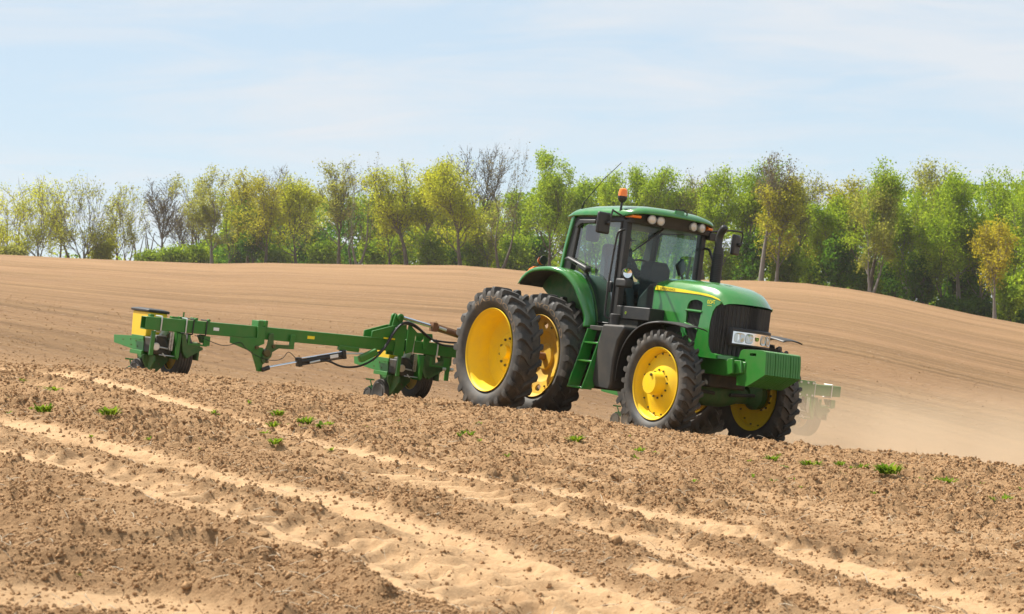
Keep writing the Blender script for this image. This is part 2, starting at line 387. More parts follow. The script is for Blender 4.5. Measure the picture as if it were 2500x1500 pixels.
def line_dist(X, Y, P):
    """distance to a polyline, side and arc length (2-D input: rows of constant Y)"""
    best = np.full(X.shape, 9.0, np.float32); side = np.zeros_like(best); arc = np.zeros_like(best); acc = 0.0
    srt = X.ndim == 1 and len(Y) > 1 and bool(np.all(Y[1:] >= Y[:-1]))
    for a, b in zip(P[:-1], P[1:]):
        d = b - a; L = math.hypot(*d)
        if X.ndim == 2:
            r0 = np.searchsorted(Y[:, 0], min(a[1], b[1]) - 0.8); r1 = np.searchsorted(Y[:, 0], max(a[1], b[1]) + 0.8); sl = slice(r0, r1)
        elif srt:
            sl = slice(np.searchsorted(Y, min(a[1], b[1]) - 0.8), np.searchsorted(Y, max(a[1], b[1]) + 0.8))
        else: sl = slice(None)
        x = X[sl] - a[0]; y = Y[sl] - a[1]
        t = np.clip((x * d[0] + y * d[1]) / (L * L), 0, 1)
        ex = x - t * d[0]; ey = y - t * d[1]; q = np.sqrt(ex * ex + ey * ey)
        k = q < best[sl]
        best[sl] = np.where(k, q, best[sl]); side[sl] = np.where(k, np.sign(ex * d[1] - ey * d[0]), side[sl]); arc[sl] = np.where(k, acc + t * L, arc[sl]); acc += L
    return best, side, arc
TL = [(world_line(p), w, k) for p, w, k in TRACKS]
RL = [(world_line(p), h, w) for p, h, w in RIDGES]

def soil(X, Y):
    """fine relief of the near soil and how sandy it is"""
    s = X * HX + Y * HY; d = -X * HY + Y * HX
    wob = (fbm(X / 1.3, Y / 1.3, 3, 40) - 0.5)
    rough = 0.55 + 0.9 * sstep(0.36, 0.64, fbm(X / 1.1, Y / 1.6, 3, 5))
    rough = rough * (0.75 + 0.5 * sstep(13, 21, Y))
    pch = sstep(0.50, 0.64, fbm(d / 0.55 + 3 * wob, s / 2.6, 3, 9)) * (1 - 0.75 * sstep(19, 26, Y)) * (0.35 + 0.65 * sstep(-3.0, 0.5, X))
    sand = 0.5 * pch; rough = rough * (1 - 0.5 * pch)
    h = 0.022 * np.sin(2 * np.pi * (d + 0.5 * wob) / 0.76) * 0.7
    for P, w, kind in TL:
        q, sd, arc = line_dist(X, Y, P)
        qq = q + 0.10 * wob + 0.09 * (vnoise(X * 7, Y * 5, 77) - 0.5) + 0.05 * (vnoise(X * 19, Y * 13, 78) - 0.5)
        m = 1 - sstep(w * 0.75, w * 1.25, qq)
        patch = 0.74 + 0.26 * sstep(0.34, 0.46, fbm(X / 0.5 + 5, Y / 0.9, 3, 21))
        if kind == 'lug':
            ph = arc / 0.36 - q / w * 0.75 + np.where(sd > 0, 0.5, 0.0) * sstep(0.0, 0.08, q) + 0.9 * wob + 0.3 * (vnoise(X * 4, Y * 4, 91) - 0.5)
            fr_ = ph - np.floor(ph); rnd = vnoise(np.floor(ph) * 1.37 + sd * 5.1, np.floor(ph) * 0.61 + 2.2, 93)
            lug = sstep(0.0, 0.30, fr_) * (1 - sstep(0.40, 0.75, fr_)) * (0.3 + 0.9 * rnd)
            h = h + m * (-0.045 + 0.070 * lug) + 0.035 * np.exp(-((qq - w * 1.25) / 0.07) ** 2)
            sand = np.maximum(sand, m * np.clip(0.85 - 0.85 * lug, 0, 1)); rough = rough * (1 - m * (0.75 - 0.70 * np.clip(lug, 0, 1)))
        else:
            h = h + m * -0.026 + 0.014 * np.exp(-((qq - w * 1.25) / 0.05) ** 2)
            sand = np.maximum(sand, m * patch); rough = rough * (1 - 0.80 * m * patch)
    for P, hh, w in RL:
        q, sd, arc = line_dist(X, Y, P)
        brk = sstep(0.30, 0.55, vnoise(arc * 2.3, arc * 0 + 3.3, 31))
        h = h + 1.6 * hh * np.exp(-((q + 0.06 * wob) / w) ** 2) * (0.35 + 0.65 * brk)
    c1 = fbm(X / 0.30, Y / 0.30, 2, 11); c2 = vnoise(X / 0.115, Y / 0.115, 13); c3 = vnoise(X / 0.055, Y / 0.055, 14); c4 = vnoise(X / 0.028, Y / 0.028, 15)
    b2 = 1 - np.abs(2 * c2 - 1); b3 = 1 - np.abs(2 * c3 - 1)
    h = h + rough * (0.036 * (c1 - 0.5) + 0.030 * (sstep(0.42, 0.80, c2) - 0.4) + 0.016 * (b2 - 0.5) + 0.026 * (sstep(0.40, 0.80, c3) - 0.4) * (0.4 + 1.2 * c1) + 0.010 * (b3 - 0.5) + 0.010 * (c4 - 0.5))
    h = h + (1 - np.clip(rough, 0, 1)) * 0.034 * (fbm(X / 0.24, Y / 0.30, 4, 51) - 0.5)
    return h, np.clip(sand, 0, 1), rough

def surf(X, Y):
    """height of the finished ground"""
    X = np.atleast_1d(np.asarray(X, np.float32)); Y = np.atleast_1d(np.asarray(Y, np.float32))
    h, sa, ro = soil(X, Y)
    return base(X, Y) + h * (1 - 0.75 * sstep(27, 42, Y)) * (1 - sstep(60, 110, Y))

def build_ground():
    ys = [2.0]
    while ys[-1] < 900:
        y = ys[-1]
        if y < 7.5: st = 0.5
        elif y < 31: st = 0.022 + 0.021 * (y - 7.5) / 23.5
        elif y < 60: st = 0.05 + 0.011 * (y - 31)
        else: st = 0.028 * y
        ys.append(y + st)
    ys = np.array(ys)
    b = np.concatenate([-np.geomspace(1.1, 0.262, 18)[:-1], np.linspace(-0.258, 0.258, 690), np.geomspace(0.262, 1.1, 18)[1:]])
    YY, BB = np.meshgrid(ys, b, indexing='ij'); XX = BB * (YY + 6)
    jit = (hash2(np.arange(YY.size).reshape(YY.shape), YY * 0, 3) - 0.5)
    XX = (XX + jit * 0.006 * (YY < 40))
    Z = base(XX, YY); rows = int(np.searchsorted(ys, 112))
    h, sa, ro = soil(XX[:rows].astype(np.float32), YY[:rows].astype(np.float32))
    fade = (1 - 0.75 * sstep(27, 42, YY[:rows])) * (1 - sstep(60, 110, YY[:rows]))
    Z[:rows] += h * fade
    sand = np.zeros(YY.shape, np.float32); sand[:rows] = sa * (1 - sstep(29, 33, YY[:rows]))
    n, m = YY.shape
    idx = np.arange(n * m, dtype=np.int32).reshape(n, m)
    Q = np.stack([idx[:-1, :-1], idx[:-1, 1:], idx[1:, 1:], idx[1:, :-1]], -1).reshape(-1, 4)
    V = np.stack([XX, YY, Z], -1).reshape(-1, 3)
    me = quads_mesh('ground', V, Q)
    at = me.attributes.new('sand', 'FLOAT', 'POINT'); at.data.foreach_set('value', sand.ravel())
    me.polygons.foreach_set('use_smooth', np.ones(len(me.polygons), bool))
    return me

def soil_mat(ground=True):
    m = bpy.data.materials.new('dry sandy soil' if ground else 'soil crumbs'); m.use_nodes = True; nt = m.node_tree; N = nt.nodes.new; L = nt.links.new
    b = nt.nodes['Principled BSDF']; b.inputs['Roughness'].default_value = 0.95; b.inputs['Specular IOR Level'].default_value = 0.15
    g = N('ShaderNodeNewGeometry')
    def noise(scale, det, rough=0.6, vec=None):
        n = N('ShaderNodeTexNoise'); n.inputs['Scale'].default_value = scale; n.inputs['Detail'].default_value = det; n.inputs['Roughness'].default_value = rough
        L(vec or g.outputs['Position'], n.inputs['Vector']); return n
    def mixc(f, c1, c2):
        x = N('ShaderNodeMixRGB')
        for k, v in ((0, f), (1, c1), (2, c2)):
            if isinstance(v, tuple): x.inputs[k].default_value = (*v, 1)
            elif isinstance(v, float): x.inputs[k].default_value = v
            else: L(v, x.inputs[k])
        return x.outputs[0]
    def mapr(v, a, b_, c_=0.0, d=1.0):
        r = N('ShaderNodeMapRange'); r.inputs['From Min'].default_value = a; r.inputs['From Max'].default_value = b_; r.inputs['To Min'].default_value = c_; r.inputs['To Max'].default_value = d
        L(v, r.inputs['Value']); return r.outputs['Result']
    CR1, CR2, SAND = (0.25, 0.143, 0.066), (0.46, 0.281, 0.142), (0.48, 0.310, 0.166)
    nf = noise(9.0, 8, 0.7); col = mixc(mapr(nf.outputs['Fac'], 0.3, 0.7), CR1, CR2)
    if ground:
        # rows left by the machines: noise drawn out along the heading
        mp_ = N('ShaderNodeMapping'); mp_.vector_type = 'TEXTURE'; mp_.inputs['Rotation'].default_value = (0, 0, math.atan2(HY, HX)); mp_.inputs['Scale'].default_value = (26, 0.9, 6); L(g.outputs['Position'], mp_.inputs[0])
        nr = noise(1.0, 5, 0.6, mp_.outputs[0])
        mp2 = N('ShaderNodeMapping'); mp2.vector_type = 'TEXTURE'; mp2.inputs['Rotation'].default_value = (0, 0, math.atan2(HY, HX) + 0.12); mp2.inputs['Scale'].default_value = (90, 7, 30); L(g.outputs['Position'], mp2.inputs[0])
        nr2 = noise(1.0, 4, 0.55, mp2.outputs[0])
        sp = N('ShaderNodeSeparateXYZ'); L(g.outputs['Position'], sp.inputs[0]); far = mapr(sp.outputs['Y'], 30, 44)
        farc = mixc(mapr(nr.outputs['Fac'], 0.36, 0.64), (0.185, 0.106, 0.046), (0.335, 0.202, 0.095))
        farc = mixc(mapr(nr2.outputs['Fac'], 0.35, 0.75), farc, (0.37, 0.217, 0.108))
        nb = noise(0.045, 4); farc = mixc(mapr(nb.outputs['Fac'], 0.5, 0.75, 0, 0.45), farc, (0.20, 0.115, 0.06))
        nsp = noise(4.0, 2, 0.5); farc = mixc(mapr(nsp.outputs['Fac'], 0.66, 0.74, 0, 0.6), farc, (0.55, 0.42, 0.30))
        nsd = noise(2.2, 4, 0.7); farc = mixc(mapr(nsd.outputs['Fac'], 0.56, 0.74, 0, 0.5), farc, (0.13, 0.072, 0.036))
        at = N('ShaderNodeAttribute'); at.attribute_name = 'sand'
        ng_ = noise(16.0, 7, 0.75); sf = N('ShaderNodeMath'); sf.operation = 'MULTIPLY'; sf.use_clamp = True; L(at.outputs['Fac'], sf.inputs[0]); L(mapr(ng_.outputs['Fac'], 0.62, 0.46, 0.45, 1.0), sf.inputs[1])
        col = mixc(sf.outputs[0], col, SAND)
        col = mixc(far, col, farc)
        bump_h = N('ShaderNodeMath'); bump_h.operation = 'ADD'
        n2 = noise(26.0, 8, 0.75); n3 = noise(2.6, 9, 0.8)
        wv = N('ShaderNodeTexWave'); wv.wave_type = 'BANDS'; wv.bands_direction = 'Y'; wv.inputs['Scale'].default_value = 0.42; wv.inputs['Distortion'].default_value = 3.0; wv.inputs['Detail'].default_value = 3; wv.inputs['Detail Scale'].default_value = 1.2
        mp3 = N('ShaderNodeMapping'); mp3.vector_type = 'TEXTURE'; mp3.inputs['Rotation'].default_value = (0, 0, math.atan2(HY, HX)); mp3.inputs['Scale'].default_value = (6, 1, 6); L(g.outputs['Position'], mp3.inputs[0]); L(mp3.outputs[0], wv.inputs['Vector'])
        wm_ = N('ShaderNodeMath'); wm_.operation = 'MULTIPLY_ADD'; wm_.inputs[1].default_value = 0.55; L(wv.outputs['Fac'], wm_.inputs[0]); L(n3.outputs['Fac'], wm_.inputs[2])
        mfar = N('ShaderNodeMath'); mfar.operation = 'MULTIPLY'; L(wm_.outputs[0], mfar.inputs[0]); mfar2 = N('ShaderNodeMath'); mfar2.operation = 'MULTIPLY'; L(far, mfar2.inputs[0]); mfar2.inputs[1].default_value = 4.5; L(mfar2.outputs[0], mfar.inputs[1])
        sm = N('ShaderNodeMath'); sm.operation = 'MULTIPLY_ADD'; sm.inputs[1].default_value = -0.55; sm.inputs[2].default_value = 1.0; L(at.outputs['Fac'], sm.inputs[0]); nm_ = N('ShaderNodeMath'); nm_.operation = 'MULTIPLY'; L(n2.outputs['Fac'], nm_.inputs[0]); L(sm.outputs[0], nm_.inputs[1]); L(nm_.outputs[0], bump_h.inputs[0]); L(mfar.outputs[0], bump_h.inputs[1]); hh = bump_h.outputs[0]
    else:
        hh = noise(60.0, 5, 0.7).outputs['Fac']
    bp = N('ShaderNodeBump'); bp.inputs['Strength'].default_value = 1.0; bp.inputs['Distance'].default_value = 0.05 if ground else 0.008
    L(hh, bp.inputs['Height']); L(bp.outputs[0], b.inputs['Normal']); L(col, b.inputs['Base Color'])
    return m
M['soil'] = soil_mat(); M['crumb'] = soil_mat(False)
ground = link_mesh('ground', build_ground(), M['soil']); tag(ground, kind='structure')

# ------------------------------------------------------------------ the tractor (x forward, y to its far side, z up; rear axle at x = 0)
TMAT = Matrix(((*TR[0], TO[0]), (*TR[1], TO[1]), (*TR[2], TO[2]), (0, 0, 0, 1)))
tractor = empty('tractor'); tractor.matrix_world = TMAT
tag(tractor, 'green farm tractor with yellow wheels and enclosed cab, driving down the slope', 'tractor')

def text_mesh(txt, size=1.0):
    cu = bpy.data.curves.new('lettering', 'FONT'); cu.body = txt; cu.size = size; cu.resolution_u = 2
    ob = bpy.data.objects.new('lettering', cu); C.objects.link(ob)
    dg = bpy.context.evaluated_depsgraph_get(); me = bpy.data.meshes.new_from_object(ob.evaluated_get(dg))
    bpy.data.objects.remove(ob); bpy.data.curves.remove(cu)
    vs = [tuple(v.co) for v in me.vertices]; fs = [tuple(p.vertices) for p in me.polygons]; bpy.data.meshes.remove(me)
    return vs, fs

def make_tyre(R, rr, w, N, lug_h, letters):
    """carcass of revolution plus two rows of slanting lugs; outer face at y = -w/2"""
    hw = w / 2; Rc = R - lug_h; mid = (Rc + rr) / 2
    half = [(rr, 0.62), (rr + 0.02, 0.70), (rr + (mid - rr) * 0.55, 0.93), (mid, 1.0), (mid + (Rc - mid) * 0.5, 0.985), (Rc - 0.035, 0.92), (Rc - 0.008, 0.82), (Rc, 0.5), (Rc + 0.004, 0.0)]
    prof = [(r, -t * hw) for r, t in half] + [(r, t * hw) for r, t in reversed(half[:-1])]
    prof += [(rr - 0.02, 0.55 * hw), (rr - 0.02, -0.55 * hw)]
    mb = MB().lathe(prof, 96, closed=True)
    for side in (-1, 1):
        for k in range(N):
            p0 = 2 * math.pi * (k + (0.5 if side > 0 else 0.0)) / N
            rings = []
            for t, dphi, yy, hh, wd in ((0, -0.46, 0.0, 1.0, 0.50), (0.3, -0.30, 0.28, 1.0, 0.42), (0.62, -0.06, 0.64, 1.0, 0.42), (0.86, 0.04, 0.93, 0.94, 0.50), (1.0, 0.06, 1.015, 0.25, 0.58), (1.1, 0.06, 1.0, -1.0, 0.48)):
                pitch = 2 * math.pi / N
                phi = p0 + dphi * pitch * 1.25; y = side * yy * hw
                ring = []
                rt = R - (1 - hh) * lug_h if hh > 0 else R - lug_h * 2.3
                rb = (Rc - 0.03) if hh > 0 else rt - 0.03
                for (dw, r_) in ((-wd * 0.66, rb), (-wd * 0.42, rt), (wd * 0.42, rt), (wd * 0.66, rb)):
                    a = phi + dw * pitch * 0.62
                    ring.append((r_ * math.cos(a), y, r_ * math.sin(a)))
                rings.append(ring)
            mb.loft(rings)
    L = None
    if letters:
        L = MB(); a0, a1, r0, hgt = letters['span'][0], letters['span'][1], letters['r'], letters['h']
        vs, fs = text_mesh(letters['text']); x1 = max(v[0] for v in vs)
        ysid = -hw * 1.004
        def bulge(r):
            rs = [rr + 0.02, rr + (mid - rr) * 0.55, mid, mid + (Rc - mid) * 0.5, Rc - 0.035]; ts = [0.70, 0.93, 1.0, 0.985, 0.92]
            return -hw * float(np.interp(r, rs, ts)) - 0.006
        L.add([((r0 + v[1] * hgt) * math.cos(math.radians(a0 + (a1 - a0) * v[0] / x1)), bulge(r0 + v[1] * hgt), (r0 + v[1] * hgt) * math.sin(math.radians(a0 + (a1 - a0) * v[0] / x1))) for v in vs], fs)
    return mb, L

def disc_with_holes(mb, r0, r1, y0, y1, n, hole_r, hole_w, y_th=0.012):
    """ring plate between two radii with n round holes, as a real opening"""
    rm = (r0 + r1) / 2
    for k in range(n):
        c0 = 2 * math.pi * k / n; da = math.pi / n
        out = []; inn = []
        for j in range(16):
            t = 2 * math.pi * j / 16
            ct, st = math.cos(t), math.sin(t); m_ = max(abs(ct), abs(st))
            out.append((c0 + da * ct / m_, rm + (r1 - r0) / 2 * st / m_)); inn.append((c0 + hole_w * ct, rm + hole_r * st))
        def P(a, r): return (r * math.cos(a), y0 + (y1 - y0) * (r - r0) / (r1 - r0), r * math.sin(a))
        vs = [P(*q) for q in out] + [P(*q) for q in inn] + [(p[0], p[1] + 0.03, p[2]) for p in [P(*q) for q in inn]]
        fs = []
        for j in range(16):
            j2 = (j + 1) % 16; fs.append((j, j2, 16 + j2, 16 + j)); fs.append((16 + j, 16 + j2, 32 + j2, 32 + j))
        mb.add(vs, fs)
    return mb

def bolts(parent, n, r, y, size, ang0=0.0, m='bolt'):
    me = None
    for k in range(n):
        a = ang0 + 2 * math.pi * k / n
        if me is None:
            b = MB().lathe([(0.001, -size), (size * 0.9, -size), (size, -size * 0.6), (size, 0.02)], 6).build('bolt', M[m], parent, smooth=20); me = b.data
        else:
            b = link_mesh('bolt', me, None, parent)
        b.location = (r * math.cos(a), y, r * math.sin(a))

# rear wheels: R 0.93, rim flange 0.61
RT, RTL = make_tyre(0.93, 0.615, 0.40, 24, 0.052, {'text': 'GOODYEAR', 'span': (22, 128), 'r': 0.715, 'h': 0.105})
FT, FTL = make_tyre(0.755, 0.51, 0.33, 28, 0.042, None)
def rim_outer(mb):      # deep dish: the disc sits near the inner edge
    mb.lathe([(0.597, -0.155), (0.612, -0.165), (0.618, -0.150), (0.600, -0.135), (0.578, -0.10), (0.574, -0.03), (0.548, 0.00), (0.545, 0.15), (0.53, 0.185), (0.40, 0.205), (0.30, 0.21), (0.285, 0.19), (0.27, 0.185), (0.16, 0.19), (0.15, 0.17), (0.10, 0.17), (0.095, 0.10), (0.001, 0.10)], 64)
    mb.lathe([(0.545, 0.14), (0.57, 0.17), (0.60, 0.165), (0.612, 0.15)], 64)
    return mb
def rim_inner(mb):
    mb.lathe([(0.597, -0.155), (0.612, -0.165), (0.618, -0.150), (0.600, -0.135), (0.578, -0.10), (0.56, -0.06)], 64)
    disc_with_holes(mb, 0.38, 0.56, -0.02, -0.06, 8, 0.055, 0.15)
    mb.lathe([(0.38, -0.02), (0.30, 0.03), (0.20, 0.04), (0.18, 0.0), (0.001, 0.0)], 48)
    mb.lathe([(0.56, -0.06), (0.55, 0.15), (0.612, 0.165)], 64)
    return mb
def rear_wheel(y, outer, far):
    w = empty('wheel', tractor, (0, y, 0.93), (0, 0.31 if outer else 1.1, 0))
    if far: w.scale = (1, -1, 1)
    if 'rt' not in SH:
        t = RT.build('tyre', M['rubber'], w, smooth=40); SH['rt'] = t.data
        l = RTL.build('lettering', M['letter'], w, smooth=0); SH['rl'] = l.data
    else:
        link_mesh('tyre', SH['rt'], None, w); link_mesh('lettering', SH['rl'], None, w)
    w.rotation_euler = (0, 0, 0)
    k = 'ro' if outer else 'ri'
    if k not in SH:
        SH[k] = (rim_outer(MB()) if outer else rim_inner(MB())).build('rim', M['yellow' if outer else 'yellow_dust_shade'], w, smooth=40).data  # inner rim: the duller yellow holds painted-in shade as well as dust
    else: link_mesh('rim', SH[k], None, w)
    if outer: bolts(w, 10, 0.20, 0.185, 0.020, 0.2)
    else: bolts(w, 8, 0.47, -0.045, 0.016, 0.39)
    return w
SH = {}
rear_wheel(-1.90, True, False); rear_wheel(-1.07, False, False); rear_wheel(1.07, False, True); rear_wheel(1.90, True, True)

def front_wheel(y, far):
    w = empty('wheel', tractor, (2.704, y, 0.755))
    if far: w.scale = (1, -1, 1)
    if 'ft' not in SH:
        SH['ft'] = FT.build('tyre', M['rubber'], w, smooth=40).data
        mb = MB().lathe([(0.492, -0.125), (0.508, -0.133), (0.514, -0.12), (0.497, -0.105), (0.475, -0.075), (0.47, -0.01), (0.452, 0.01), (0.45, 0.08), (0.475, 0.10), (0.508, 0.12)], 64)
        mb.lathe([(0.452, 0.03), (0.44, 0.005), (0.40, 0.00), (0.30, -0.035), (0.22, -0.06), (0.19, -0.062)], 64)
        SH['fr'] = mb.build('rim', M['yellow'], w, smooth=40).data
        hub = MB().lathe([(0.19, -0.058), (0.165, -0.066), (0.158, -0.10), (0.156, -0.215), (0.148, -0.232), (0.001, -0.234)], 40)
        SH['fh'] = hub.build('hub', M['yellow'], w, smooth=30).data
        knob = MB().lathe([(0.001, -0.252), (0.018, -0.252), (0.02, -0.23)], 12).xf(lambda x, y_, z: (x + 0.04, y_, z + 0.115)); SH['fk'] = knob.build('plug', M['bolt'], w).data
    else:
        link_mesh('tyre', SH['ft'], None, w); link_mesh('rim', SH['fr'], None, w); link_mesh('hub', SH['fh'], None, w); link_mesh('plug', SH['fk'], None, w)
    bolts(w, 12, 0.195, -0.062, 0.016, 0.1); 
    bolts(w, 16, 0.425, -0.002, 0.014, 0.15)
    return w
front_wheel(-0.876, False); front_wheel(0.876, True)

T = tractor
# chassis, axles
MB().box(-0.55, 1.75, -0.30, 0.30, 0.62, 1.28).box(-0.25, 0.30, -0.36, 0.36, 0.55, 1.35).build('gearbox', M['dark'], T, 0.04)
MB().lathe([(0.15, -1.0), (0.17, -0.72), (0.24, -0.55), (0.24, 0.55), (0.17, 0.72), (0.15, 1.0)], 24, (0, 0, 0.93)).build('rear_axle', M['green_dirty'], T)
MB().lathe([(0.001, -1.745), (0.05, -1.745), (0.06, -1.73), (0.06, 1.73), (0.05, 1.745), (0.001, 1.745)], 16, (0, 0, 0.93)).build('axle_shaft', M['rust'], T)
MB().box(1.75, 3.05, -0.33, 0.33, 0.80, 1.75).box(1.9, 2.6, -0.22, 0.22, 0.62, 0.82).build('engine', M['dark'], T, 0.03)
MB().prism('y', [(2.55, 1.18), (3.72, 1.21), (3.76, 1.04), (3.4, 0.98), (2.55, 0.98)], -0.36, 0.36).build('front_frame', M['green_old'], T, 0.015)
for s in (-1, 1):
    MB().prism('y', [(3.50, 1.215), (3.60, 1.23), (3.64, 1.03), (3.55, 1.0)], s * 0.40 - 0.02, s * 0.40 + 0.02).build('frame_bracket', M['green_old'], T, 0.006)
MB().lathe([(0.10, -0.70), (0.115, -0.45), (0.16, -0.30), (0.19, -0.16), (0.19, 0.16), (0.16, 0.30), (0.115, 0.45), (0.10, 0.70)], 24, (2.704, 0, 0.72)).build('front_axle', M['green_dirty'], T)
for s in (-1, 1):
    MB().lathe([(0.001, s * 0.86), (0.20, s * 0.86), (0.21, s * 0.76), (0.15, s * 0.70), (0.13, s * 0.60), (0.001, s * 0.60)], 24, (2.704, 0, 0.755)).build('knuckle', M['green_dirty'], T)
    MB().tube([(2.95, s * 0.14, 0.72), (2.90, s * 0.62, 0.75)], 0.025, 8).build('tie_rod', M['dark'], T)
MB().box(2.45, 2.98, -0.17, 0.17, 0.80, 1.0).build('axle_pivot', M['green_dirty'], T, 0.03)
MB().tube([(0.2, 0.05, 0.78), (2.5, 0.05, 0.74)], 0.045, 10).build('drive_shaft', M['dark'], T)

# hood
def hood():
    rings = []
    st = [(1.70, 2.245, 2.10, 0.462), (1.80, 2.278, 2.10, 0.465), (2.2, 2.283, 2.09, 0.468), (2.7, 2.268, 2.06, 0.468), (3.0, 2.235, 2.03, 0.466), (3.2, 2.185, 2.0, 0.462), (3.34, 2.12, 1.975, 0.452), (3.44, 2.05, 1.955, 0.44), (3.50, 1.985, 1.945, 0.43)]
    for x, zt, zs, hw in st:
        r = []
        for k in range(21):
            t = -1 + 2 * k / 20
            y = hw * t
            e = (1 - abs(t) ** 3.2) ** (1 / 2.4)
            xx = x - (0.20 * abs(t) ** 2 * sstep(3.0, 3.5, x) if x > 3.0 else 0)
            r.append((float(xx), y, zs + (zt - zs) * float(e)))
        rings.append(r)
    return MB().loft(rings, closed_ring=False, cap=False)
hood().build('hood', M['green'], T, smooth=50)
vent = cr([(2.53, 1.70), (2.52, 1.85), (2.57, 1.955), (2.71, 1.985), (2.85, 1.955), (2.86, 1.87), (2.83, 1.66), (2.79, 1.43), (2.74, 1.385), (2.60, 1.46), (2.53, 1.56)], 3, True)
side_out = [(1.70, 2.13), (1.705, 1.66), (2.42, 1.60), (2.50, 1.36), (2.75, 1.24), (2.96, 1.195), (3.30, 1.195), (3.30, 1.25), (3.17, 1.275), (3.105, 1.36), (3.075, 1.52), (3.078, 1.69), (3.11, 1.84), (3.17, 1.915), (3.25, 1.95), (3.26, 1.985), (3.0, 2.06), (2.7, 2.09), (2.2, 2.12)]
for s in (-1, 1):
    MB().prism('y', [side_out, vent], s * 0.470, s * 0.440).build('hood_side_panel', M['green'], T, 0.006)
    mb = MB()
    for k in range(13):
        x = 2.50 + k * 0.03; mb.box(x, x + 0.012, s * 0.435, s * 0.447, 1.36, 2.0)
    mb.box(2.48, 2.90, s * 0.40, s * 0.43, 1.34, 2.01)
    mb.build('vent_mesh', M['grille'], T, smooth=0)
    MB().tube([(2.50, s * 0.462, 1.832), (2.87, s * 0.462, 1.822)], 0.022, 8).build('vent_bar', M['green'], T)
    MB().tube([(2.51, s * 0.462, 1.645), (2.82, s * 0.462, 1.575)], 0.020, 8).build('vent_bar', M['green'], T)
# yellow stripe with its lettering, model number below
stripe = [(1.735, 2.083), (2.38, 2.073), (2.787, 2.062), (3.05, 2.037), (3.255, 1.998), (3.217, 2.022), (3.08, 2.058), (2.935, 2.079), (2.70, 2.096), (2.38, 2.118), (1.755, 2.148)]
def flat_text(txt, x0, x1, z0, z1, y, name, m, parent, slope=0.0):
    vs, fs = text_mesh(txt); a = max(v[0] for v in vs); lo = min(v[0] for v in vs); h = max(v[1] for v in vs)
    mb = MB(); mb.add([(x1 - (x1 - x0) * (v[0] - lo) / (a - lo), y, z0 + (z1 - z0) * v[1] / h + slope * (x1 - (x1 - x0) * (v[0] - lo) / (a - lo) - x0)) for v in vs], fs)
    return mb.build(name, m, parent, smooth=0)
M['ink'] = mat('black lettering', (0.01, 0.012, 0.01), 0.5)
STR = stripe
for s in (-1, 1):
    stripe = STR if s < 0 else [(1.735, 2.083), (2.38, 2.073), (2.787, 2.062), (2.70, 2.096), (2.38, 2.118), (1.755, 2.148)]
    sp_ = MB().prism('y', [(x - 0.004, z - 0.006) for x, z in stripe], s * 0.4715, s * 0.4735).build('stripe_outline', M['ink'], T, smooth=0)
    st_ = MB().prism('y', stripe, s * 0.472, s * 0.4765).build('stripe', M['decal'], T, smooth=0)
    if s < 0:
        flat_text('JOHN', 2.07, 2.215, 2.085, 2.122, -0.4790, 'lettering', M['ink'], st_, -0.016)
        flat_text('DEERE', 1.85, 2.05, 2.088, 2.126, -0.4790, 'lettering', M['ink'], st_, -0.016)
        flat_text('7430', 2.966, 3.136, 1.945, 1.998, -0.4735, 'lettering', M['decal'], T)
        flat_text('premium', 2.975, 3.075, 1.915, 1.928, -0.4735, 'lettering', M['decal'], T)
# grille: a corrugated screen that wraps the nose
path = cr([(3.06, -0.452), (3.18, -0.447), (3.28, -0.405), (3.365, -0.27), (3.42, -0.10), (3.43, 0), (3.42, 0.10), (3.365, 0.27), (3.28, 0.405), (3.18, 0.447), (3.06, 0.452)], 9)
P2 = np.array(path); nrm = np.gradient(P2, axis=0); nrm = np.stack([nrm[:, 1], -nrm[:, 0]], 1); nrm /= np.linalg.norm(nrm, axis=1)[:, None]
P2 = P2 + nrm * (np.where(np.arange(len(P2)) % 3 == 0, 0.014, -0.004))[:, None]
MB().loft([[(p[0], p[1], z) for p in P2] for z in (1.22, 1.4, 1.6, 1.8, 1.96)], closed_ring=False, cap=False).build('grille', M['grille'], T, smooth=0)
# painted lower lip of the nose
lip = cr([(3.10, -0.468), (3.24, -0.462), (3.34, -0.40), (3.44, -0.24), (3.485, 0), (3.44, 0.24), (3.34, 0.40), (3.24, 0.462), (3.10, 0.468)], 5)
MB().loft([[(p[0] - ox, p[1] * sc, z) for p in lip] for z, ox, sc in ((1.195, 0.03, 0.96), (1.205, 0, 1), (1.255, 0, 1), (1.27, 0.03, 0.97), (1.262, 0.10, 0.9))], closed_ring=False, cap=False).build('nose_lip', M['green'], T)
# headlamp bar
def arcx(y): return 3.558 - 1.05 * y * y
ys_ = np.linspace(-0.405, 0.405, 19)
def bar(z0, z1, dx0, dx1, y0=-0.35, y1=0.35):
    ys_ = np.linspace(y0, y1, 19)
    return MB().loft([[(arcx(y) + dx0, y, z0) for y in ys_] + [(arcx(y) - 0.10, y, z0) for y in ys_[::-1]], [(arcx(y) + dx1, y, z0 + 0.01) for y in ys_] + [(arcx(y) - 0.10, y, z0 + 0.01) for y in ys_[::-1]],
                      [(arcx(y) + dx1, y, z1 - 0.01) for y in ys_] + [(arcx(y) - 0.10, y, z1 - 0.01) for y in ys_[::-1]], [(arcx(y) + dx0, y, z1) for y in ys_] + [(arcx(y) - 0.10, y, z1) for y in ys_[::-1]]])
hl = bar(1.405, 1.655, -0.02, 0.0).build('headlamp_bar', M['black'], T, 0.012)
MB().loft([[(arcx(y) + 0.004, y, z) for y in np.linspace(-0.335, 0.335, 21)] for z in (1.440, 1.605)], closed_ring=False, cap=False).build('reflector', M['chrome'], hl, smooth=60)
M['lampglass'] = mat('headlamp glass', (0.55, 0.57, 0.55), 0.08, metal=0.6, coat=1.0)
